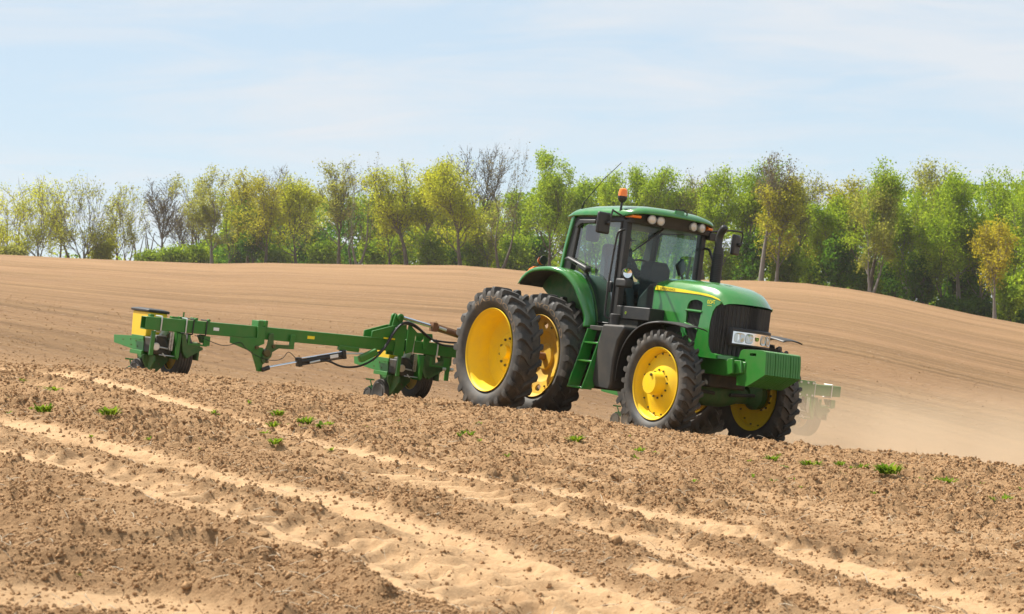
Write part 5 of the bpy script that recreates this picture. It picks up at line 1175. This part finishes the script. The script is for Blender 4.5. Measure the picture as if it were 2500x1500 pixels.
for i, (u_, v_) in enumerate(sorted(WS)):
    x, y = ground_at(u_, v_); w_ = random.uniform(11, 20); ob = link_mesh('weed_sprout', weed_mesh(1.5 * w_ * VK / (F / y), 300 + i, 'spray'), M['weed'], None, (x, y, float(surf(x, y)[0]) + 0.004)); tag(ob, f'{nth(i + 1)} tiny green weed sprout on the bare soil, counted from the left', 'weed', 'tiny weed sprouts on the near field')

# ------------------------------------------------------------------ trees along the field edge
M['bark'] = mat('grey brown bark', (0.085, 0.068, 0.052), 0.9, dirt=(0.17, 0.145, 0.12), dirt_amt=0.3, dirt_scale=0.8)
M['bark_pale'] = mat('pale grey bark', (0.20, 0.175, 0.15), 0.9, dirt=(0.11, 0.09, 0.075), dirt_amt=0.3, dirt_scale=0.8)
LM = {'olive': leaf_mat('olive spring leaves', (0.19, 0.205, 0.045), (0.38, 0.41, 0.11)), 'yellow': leaf_mat('yellow green spring leaves', (0.26, 0.295, 0.018), (0.49, 0.53, 0.06)), 'green': leaf_mat('fresh green leaves', (0.13, 0.225, 0.018), (0.34, 0.45, 0.05)),
      'dark': leaf_mat('dark green leaves', (0.035, 0.105, 0.016), (0.12, 0.24, 0.025)), 'grey': leaf_mat('brown grey buds', (0.10, 0.085, 0.055), (0.20, 0.18, 0.11)), 'gold': leaf_mat('golden yellow leaves', (0.27, 0.235, 0.02), (0.44, 0.40, 0.05)), 'rust': leaf_mat('rusty olive leaves', (0.25, 0.235, 0.03), (0.42, 0.43, 0.06))}
def leaf_quads(P, size, r):
    n = len(P); a = r.normal(size=(n, 3)); a /= np.linalg.norm(a, axis=1)[:, None]; b = r.normal(size=(n, 3)); b -= a * (a * b).sum(1)[:, None]; b /= np.linalg.norm(b, axis=1)[:, None]
    s = size * r.uniform(0.6, 1.4, (n, 1)); a *= s; b *= s * 0.62
    V = np.stack([P - a, P + a * 0.4 - b, P + a * 0.6 + b], 1).reshape(-1, 3); return V, np.arange(3 * n).reshape(n, 3)
def grow_tree(H, W, seed, cb=0.45, forks=3, spread=0.55, leaves=2200, lsize=0.24, lean=(0.0, 0.0), split=None, limbs=9, clump=0.62, side_limbs=4):
    """trunk with limbs as tubes, leaf faces round the twigs; local origin at the foot"""
    r = np.random.default_rng(seed); mb = MB(); tips = []
    r0 = max(0.24, H * 0.027)
    def limb(p, d, L, rad, lev, n=4):
        pts = [p]; rs = [rad]; dd = d.copy()
        for i in range(n):
            dd = dd + r.normal(0, 0.13 if lev else 0.05, 3); dd[2] += (0.10 if lev else 0.02); dd /= np.linalg.norm(dd)
            pts.append(pts[-1] + dd * L / n); rs.append(rad * (1 - 0.62 * (i + 1) / n))
        mb.tube(pts, rs, (7, 5, 3, 3)[min(lev, 3)], cap=False)
        return pts, rs, dd
    def spawn(pts, rs, lev, L):
        n = {0: limbs, 1: 6, 2: 3}[lev]; m = len(pts) - 1
        for k in range(n):
            t = r.uniform(0.30, 1.0) if lev else r.uniform(0.0, 1.0)
            if k == 0: t = 1.0
            f = t * m; i = min(int(f), m - 1); p = pts[i] + (pts[i + 1] - pts[i]) * (f - i); rr_ = rs[i] + (rs[i + 1] - rs[i]) * (f - i)
            ax = pts[i + 1] - pts[i]; ax = ax / np.linalg.norm(ax)
            q = r.normal(size=3); q -= ax * q.dot(ax); q /= np.linalg.norm(q)
            an = r.normal(spread, 0.18) * (0.45 if k == 0 else 1.0)
            d = ax * math.cos(an) + q * math.sin(an)
            l2 = L * r.uniform(0.42, 0.68) * (1.15 - 0.35 * t if lev else 1.0)
            pp, rs2, _ = limb(p, d, l2, max(rr_ * 0.68, 0.036), lev + 1, (3, 2, 1)[lev])
            if lev < 2: spawn(pp, rs2, lev + 1, l2)
            else: tips.append((pp[0], pp[-1]))
    base_p = np.zeros(3); up = np.array([lean[0], lean[1], 1.0]); up /= np.linalg.norm(up)
    stems = split or 1
    for s_ in range(stems):
        d = up.copy()
        if stems > 1:
            a = math.pi * (s_ / max(stems - 1, 1)) + r.normal(0, 0.25); d = d + np.array([math.cos(a) * 0.42, math.sin(a) * 0.25, 0]); d /= np.linalg.norm(d)
        pts, rs, dd = limb(base_p, d, H * cb, r0 / (stems ** 0.5), 0, 5)
        for k in range(side_limbs):            # limbs straight from the trunk
            t = r.uniform(0.45, 0.98) * (len(pts) - 1); i_ = min(int(t), len(pts) - 2); p = pts[i_] + (pts[i_ + 1] - pts[i_]) * (t - i_); a = r.uniform(0, 6.28); an = r.uniform(0.6, 1.1)
            d2 = dd * math.cos(an) + np.array([math.cos(a), math.sin(a), 0]) * math.sin(an); l_ = H * (1 - cb) * r.uniform(0.3, 0.6)
            pp, rs2, _ = limb(p, d2 / np.linalg.norm(d2), l_, rs[i_] * 0.42, 1, 4); spawn(pp, rs2, 1, l_)
        # forks above the clear trunk
        for k in range(forks):
            a = 6.28 * (k + r.uniform(-0.2, 0.2)) / forks; an = r.uniform(0.18, 0.42) * (spread / 0.5)
            d2 = dd * math.cos(an) + np.array([math.cos(a), math.sin(a), 0]) * math.sin(an); d2 /= np.linalg.norm(d2)
            pp, rs2, _ = limb(pts[-1], d2, H * (1 - cb) * r.uniform(0.72, 0.95), rs[-1] * 0.8, 1, 5)
            spawn(pp, rs2, 0 if stems == 1 else 1, H * (1 - cb) * (0.62 if stems == 1 else 0.9))
    A = np.array([t[0] for t in tips]); B = np.array([t[1] for t in tips])
    i = r.integers(0, len(tips), leaves); t = r.uniform(0.1, 1.15, (leaves, 1))
    dens = r.gamma(1.3, 1.0, len(tips)); i = r.choice(len(tips), leaves, p=dens / dens.sum())
    P = A[i] + (B[i] - A[i]) * t + r.normal(0, clump, (leaves, 3)) * np.array([1, 1, 0.75])
    # fit the wanted height and width
    V = np.array(mb.v); top = np.percentile(np.concatenate([P, B])[:, 2], 99.5); sc = H / top
    rad = np.percentile(np.abs(P[:, 0] - np.median(P[:, 0])), 96); sx = (W / 2) / rad
    def fit(Q):
        Q = Q.copy(); k = np.clip(Q[:, 2:3] * sc / (H * cb), 0.0, 1.0) ** 1.0
        mx_ = lean[0] * Q[:, 2:3]
        Q[:, 0:1] = mx_ * sc + (Q[:, 0:1] - mx_) * (sc + (sx - sc) * k); Q[:, 1:2] = Q[:, 1:2] * sc; Q[:, 2] *= sc; return Q
    mb.v = [tuple(p) for p in fit(V)]; P = fit(P)
    LV, LQ = leaf_quads(P, lsize, r)
    return mb, LV, LQ
def far_crest(uv):
    return float(np.interp(uv * VK, HU, HD))
# foot column, top column, top row, width in px, leaf kind, leaf count, clear trunk share, split stems, behind the crest by (m), note
TREES = [
 (10, 0, 452, 120, 'yellow', 900, 0.25, 2, 14, ''), (95, 50, 430, 150, 'yellow', 2100, 0.22, 3, 10, ''), (172, 128, 436, 90, 'yellow', 900, 0.35, None, 20, ''), (200, 215, 430, 120, 'olive', 1000, 0.26, 3, 8, ''),
 (283, 287, 446, 60, 'yellow', 450, 0.42, None, 22, ''), (308, 325, 442, 75, 'olive', 600, 0.30, 2, 10, ''), (393, 396, 428, 85, 'grey', 520, 0.40, None, 9, ''), (437, 424, 500, 60, 'grey', 260, 0.42, None, 24, ''), (478, 468, 470, 60, 'olive', 500, 0.45, None, 30, ''),
 (512, 503, 405, 108, 'olive', 2000, 0.38, None, 9, ''), (552, 560, 462, 60, 'green', 900, 0.35, None, 26, ''), (600, 592, 412, 95, 'rust', 1900, 0.36, None, 18, ''), (642, 632, 424, 85, 'rust', 1700, 0.42, None, 12, ''),
 (680, 692, 402, 95, 'grey', 500, 0.45, None, 40, ''), (716, 705, 425, 95, 'yellow', 1900, 0.42, None, 16, ''), (757, 748, 428, 70, 'olive', 1000, 0.45, None, 28, ''), (818, 800, 386, 105, 'olive', 1250, 0.42, None, 8, ''), (864, 882, 376, 85, 'grey', 420, 0.42, 2, 7, ''),
 (925, 930, 440, 90, 'green', 1600, 0.35, None, 34, ''), (940, 945, 480, 70, 'yellow', 900, 0.40, None, 15, ''), (982, 962, 392, 120, 'yellow', 2400, 0.42, None, 9, ''), (1012, 1040, 388, 110, 'yellow', 2300, 0.45, None, 14, ''), (1066, 1070, 410, 80, 'olive', 1200, 0.5, None, 24, ''), (1112, 1098, 384, 110, 'yellow', 2300, 0.45, None, 10, ''),
 (1140, 1155, 350, 120, 'grey', 420, 0.50, None, 36, ''), (1208, 1246, 344, 95, 'grey', 380, 0.48, 2, 8, ''), (1180, 1185, 480, 90, 'olive', 1300, 0.35, None, 28, ''), (1262, 1268, 455, 90, 'green', 2000, 0.30, None, 26, ''), (1325, 1346, 362, 95, 'green', 2700, 0.34, None, 10, ''),
 (1390, 1392, 432, 85, 'green', 2200, 0.30, None, 18, ''), (1440, 1436, 430, 85, 'green', 2000, 0.30, None, 22, ''), (1500, 1492, 405, 105, 'green', 2400, 0.34, None, 12, ''), (1562, 1556, 402, 100, 'green', 2400, 0.34, None, 16, ''), (1612, 1618, 428, 80, 'green', 1800, 0.32, None, 20, ''), (1655, 1650, 432, 70, 'olive', 1100, 0.4, None, 26, ''), (1700, 1688, 408, 70, 'grey', 420, 0.5, None, 30, ''),
 (1740, 1738, 408, 80, 'green', 2200, 0.30, None, 14, ''), (1790, 1790, 392, 105, 'green', 3000, 0.30, None, 18, ''), (1836, 1872, 362, 80, 'grey', 900, 0.60, None, 9, ''), (1874, 1890, 425, 90, 'rust', 1700, 0.50, None, 12, ''), (1922, 1930, 420, 70, 'olive', 1200, 0.50, None, 24, ''), (1905, 1965, 420, 80, 'grey', 420, 0.55, None, 40, ''),
 (2010, 2012, 470, 80, 'green', 2300, 0.25, None, 16, ''), (2060, 2052, 428, 95, 'rust', 2200, 0.34, None, 20, ''), (2098, 2120, 396, 110, 'green', 2400, 0.45, None, 12, ''), (2104, 2150, 430, 105, 'olive', 1500, 0.48, 2, 8, ''), (2190, 2186, 440, 80, 'green', 2000, 0.3, None, 24, ''), (2236, 2240, 384, 95, 'olive', 1700, 0.50, None, 26, ''), (2275, 2262, 450, 80, 'green', 2200, 0.28, None, 14, ''),
 (2318, 2312, 418, 95, 'green', 2600, 0.34, None, 18, ''), (2368, 2376, 420, 105, 'green', 2800, 0.34, None, 22, ''), (2402, 2404, 528, 62, 'gold', 1100, 0.45, None, 6, ''), (2432, 2436, 430, 90, 'green', 2500, 0.30, None, 26, ''), (2475, 2476, 398, 85, 'green', 2400, 0.36, None, 30, ''), (2520, 2520, 440, 110, 'green', 2600, 0.3, None, 20, '')]
KN = {'olive': 'olive budding', 'yellow': 'yellow-green', 'green': 'fresh green', 'grey': 'nearly bare grey', 'rust': 'rusty olive', 'gold': 'golden yellow'}
ORD = ['first', 'second', 'third', 'fourth', 'fifth', 'sixth', 'seventh', 'eighth', 'ninth', 'tenth', 'eleventh', 'twelfth', 'thirteenth', 'fourteenth', 'fifteenth', 'sixteenth', 'seventeenth', 'eighteenth', 'nineteenth', 'twentieth', 'twenty-first', 'twenty-second']
cnt = {}
for i, (ub, ut, vt, wpx, kd, nl, cbs, sp, beh, note) in enumerate(sorted(TREES, key=lambda t: t[1])):
    Yt = far_crest(ub) + beh + 8; x = (ub * VK - 1250) / F * Yt; z = float(base(np.array([x]), np.array([Yt]))[0])
    H = (750 - vt * VK) / F * Yt + CAMZ - z; Wm = wpx * VK / F * Yt; lean = ((ut - ub) * VK / F * Yt / H, 0.0)
    ls = 0.142 * (0.6 + 0.4 * Yt / 300); mul = 2.9 if ub < 500 else (4.0 if ub < 1250 else 5.0)
    if kd == 'grey': mul, ls = 2.2, 0.12
    if ub > 1780 and kd == 'green' and i % 2: cbs = 0.52
    mb, LV, LQ = grow_tree(H, Wm * 1.18, 500 + i, cbs * 0.95, 3 if kd != 'grey' else 3, 0.55, int(nl * mul), ls, lean, sp, 10 if kd != 'grey' else 14, 0.62, 4 if kd != 'grey' else 3)
    t = empty('tree', None, (x, Yt, z - 0.2))
    pale = (i % 4 == 1) or (ub > 1780 and i % 4 != 0)
    mb.build('trunk', M['bark_pale' if pale else 'bark'], t, smooth=60)
    link_mesh('crown', quads_mesh('crown', LV, LQ), LM[kd], t)
    k = cnt.get(kd, 0); cnt[kd] = k + 1
    lab = 'small golden yellow tree at the field edge near the right border' if kd == 'gold' else f'{ORD[k]} {KN[kd]} tree of the tree line, counted from the left'
    tag(t, lab, 'tree', 'trees along the far field edge')
# undergrowth shrubs at the wood's edge
SHR = [(30, 590, 60, 'olive'), (245, 560, 60, 'yellow'), (365, 600, 70, 'green'), (425, 590, 70, 'green'), (478, 585, 60, 'green'), (585, 545, 70, 'dark'), (612, 500, 60, 'dark'), (668, 590, 70, 'green'), (735, 560, 80, 'dark'), (785, 575, 70, 'green'), (905, 575, 70, 'green'), (960, 560, 70, 'green'), (1050, 560, 80, 'green'), (1085, 600, 60, 'dark'), (1150, 570, 80, 'green'), (1235, 560, 80, 'green'), (1290, 560, 80, 'dark'),
       (1765, 590, 90, 'green'), (1815, 560, 90, 'dark'), (1900, 580, 80, 'green'), (1960, 570, 80, 'green'), (2030, 560, 90, 'dark'), (2085, 610, 70, 'green'), (2160, 590, 80, 'dark'), (2230, 610, 80, 'dark'), (2300, 620, 90, 'dark'), (2350, 640, 80, 'dark'), (2440, 640, 90, 'green'), (2380, 720, 100, 'dark'), (2450, 735, 100, 'dark'), (2290, 715, 80, 'dark')]
sc_ = {}
KS = {'olive': 'olive', 'yellow': 'yellow-green', 'green': 'light green', 'dark': 'dark green'}
for i, (u_, vt, wpx, kd) in enumerate(SHR):
    Yt = far_crest(u_) + (22 if u_ > 480 else 12) + 7 * (i % 3); x = (u_ * VK - 1250) / F * Yt; z = float(base(np.array([x]), np.array([Yt]))[0]); H = (750 - vt * VK) / F * Yt + CAMZ - z; Wm = wpx * VK / F * Yt
    mb, LV, LQ = grow_tree(H, Wm, 900 + i, 0.12, 4, 0.7, 4200, 0.19, (0, 0), None, 5, 0.8)
    t = empty('shrub', None, (x, Yt, z - 0.2)); mb.build('trunk', M['bark'], t, smooth=60); link_mesh('crown', quads_mesh('crown', LV, LQ), LM[kd], t)
    k = sc_.get(kd, 0); sc_[kd] = k + 1
    tag(t, f'{ORD[k]} {KS[kd]} shrub under the tree line, counted from the left', 'shrub', 'shrubs under the tree line')
# the wood behind reads as one mass
pu = np.array([-100, 380, 520, 700, 900, 1000, 1250, 1300, 1450, 1700, 1900, 2000, 2100, 2600]); pv = np.array([600, 585, 510, 480, 475, 455, 480, 465, 455, 465, 480, 495, 460, 450])
nW = 190000; uu = np.where(rng.random(nW) < 0.09, rng.uniform(-100, 560, nW), np.where(rng.random(nW) < 0.44, rng.uniform(480, 1250, nW), rng.uniform(1230, 2600, nW)))
Yd = np.interp(uu * VK, HU, HD) + rng.uniform(45, 100, nW); xx = (uu * VK - 1250) / F * Yd; zb = base(xx, Yd)
ztop = CAMZ + (750 - np.interp(uu, pu, pv) * VK) / F * Yd
ztop = ztop - 7 * vnoise(xx / 6.5, Yd / 9, 61) ** 2 + 1.0
tt = rng.random(nW) ** 0.8; zz = zb + (ztop - zb) * tt
cl = vnoise(xx / 3.1, zz / 2.6, 63) * 0.6 + vnoise(xx / 1.3, zz / 1.2, 64) * 0.4
k = (cl > 0.40) & (tt < np.where(uu < 540, 0.75, 1.0))
P = np.stack([xx, Yd, zz], -1)[k]
for nm, sel, m in (('dark', (rng.random(len(P)) < 0.22) | (vnoise(P[:, 0] / 9, P[:, 2] / 5, 71) < 0.3), 'dark'), ('green', None, 'green')):
    if nm == 'dark': rest = ~sel; Pm = P[sel]
    else: Pm = P[rest]
    LV, LQ = leaf_quads(Pm, 0.33, rng); o = link_mesh('woodland', quads_mesh('woodland', LV, LQ), LM[m])
    if nm == 'green':
        yl = leaf_quads(Pm[(Pm[:, 0] < 2) & (rng.random(len(Pm)) < 0.5)] + rng.normal(0, 0.6, 3), 0.3, rng)
    tag(o, 'dim dark foliage deep in the wood behind the tree line' if nm == 'dark' else 'dense light foliage of the wood behind the tree line', 'woodland', kind='stuff')
o = link_mesh('woodland', quads_mesh('woodland', *yl), LM['yellow']); tag(o, 'yellow-green foliage of the wood behind the left half of the tree line', 'woodland', kind='stuff')
mb = MB()
for i in range(90):
    u_ = random.uniform(-60, 2560); Yt = far_crest(u_) + random.uniform(30, 90); x = (u_ * VK - 1250) / F * Yt; z = float(base(np.array([x]), np.array([Yt]))[0]); h = random.uniform(7, 12)
    mb.tube([(x, Yt, z), (x + random.uniform(-0.6, 0.6), Yt, z + h * 0.5), (x + random.uniform(-1.4, 1.4), Yt, z + h)], [0.2, 0.15, 0.05], 5, cap=False)
o = mb.build('woodland_trunks', M['bark'], None); tag(o, 'thin dark trunks deep in the wood behind the tree line', 'woodland', kind='stuff')

# ------------------------------------------------------------------ dust raised by the wheels and the planter
dm = bpy.data.materials.new('drifting dust'); dm.use_nodes = True; nt = dm.node_tree; nt.nodes.clear()
oo = nt.nodes.new('ShaderNodeOutputMaterial'); pv_ = nt.nodes.new('ShaderNodeVolumePrincipled'); pv_.inputs['Color'].default_value = (0.86, 0.68, 0.48, 1); pv_.inputs['Anisotropy'].default_value = 0.35
tcd = nt.nodes.new('ShaderNodeNewGeometry'); nd = nt.nodes.new('ShaderNodeTexNoise'); nd.inputs['Scale'].default_value = 0.55; nd.inputs['Detail'].default_value = 3
nt.links.new(tcd.outputs['Position'], nd.inputs['Vector'])
mrd = nt.nodes.new('ShaderNodeMapRange'); mrd.inputs['From Min'].default_value = 0.36; mrd.inputs['From Max'].default_value = 0.72; mrd.inputs['To Min'].default_value = 0.05; mrd.inputs['To Max'].default_value = 0.55
nt.links.new(nd.outputs['Fac'], mrd.inputs['Value']); nt.links.new(pv_.outputs[0], oo.inputs['Volume'])
tcg = nt.nodes.new('ShaderNodeTexCoord'); ln = nt.nodes.new('ShaderNodeVectorMath'); ln.operation = 'LENGTH'; nt.links.new(tcg.outputs['Object'], ln.inputs[0])
fo = nt.nodes.new('ShaderNodeMapRange'); fo.interpolation_type = 'SMOOTHSTEP'; fo.inputs['From Min'].default_value = 1.0; fo.inputs['From Max'].default_value = 0.25; nt.links.new(ln.outputs['Value'], fo.inputs['Value'])
md_ = nt.nodes.new('ShaderNodeMath'); md_.operation = 'MULTIPLY'; nt.links.new(mrd.outputs['Result'], md_.inputs[0]); nt.links.new(fo.outputs['Result'], md_.inputs[1]); nt.links.new(md_.outputs[0], pv_.inputs['Density'])
d_ = MB().ball((0, 0, 0), 1.0, 28, 16).build('dust_cloud', dm, None); tag(d_, 'pale brown dust drifting behind the tractor over the far planter wing', 'dust', kind='stuff')
d_.location = (8.2, 36.8, -1.30); d_.scale = (8.6, 5.2, 1.8); d_.rotation_euler = (0, 0.10, 0.45)
d2 = MB().ball((0, 0, 0), 1.0, 24, 14).build('dust_cloud', dm, None); tag(d2, 'thin low dust under the tractor around its front wheels', 'dust', kind='stuff')
d2.location = (2.2, 33.7, -0.55); d2.scale = (3.2, 1.5, 0.6); d2.rotation_euler = (0, 0.12, 0.2)

# ------------------------------------------------------------------ the thin haze that softens the far wood
hz = MB().box(-1150, 1150, -40, 960, -110, 30).build('haze', None, None, smooth=0)
hm = bpy.data.materials.new('thin haze'); hm.use_nodes = True; nt = hm.node_tree; nt.nodes.clear()
ho = nt.nodes.new('ShaderNodeOutputMaterial'); hv = nt.nodes.new('ShaderNodeVolumePrincipled'); hv.inputs['Color'].default_value = (0.95, 0.93, 0.88, 1); hv.inputs['Density'].default_value = 0.00012; hv.inputs['Anisotropy'].default_value = 0.3
nt.links.new(hv.outputs[0], ho.inputs['Volume']); hz.data.materials.append(hm); tag(hz, kind='stuff')
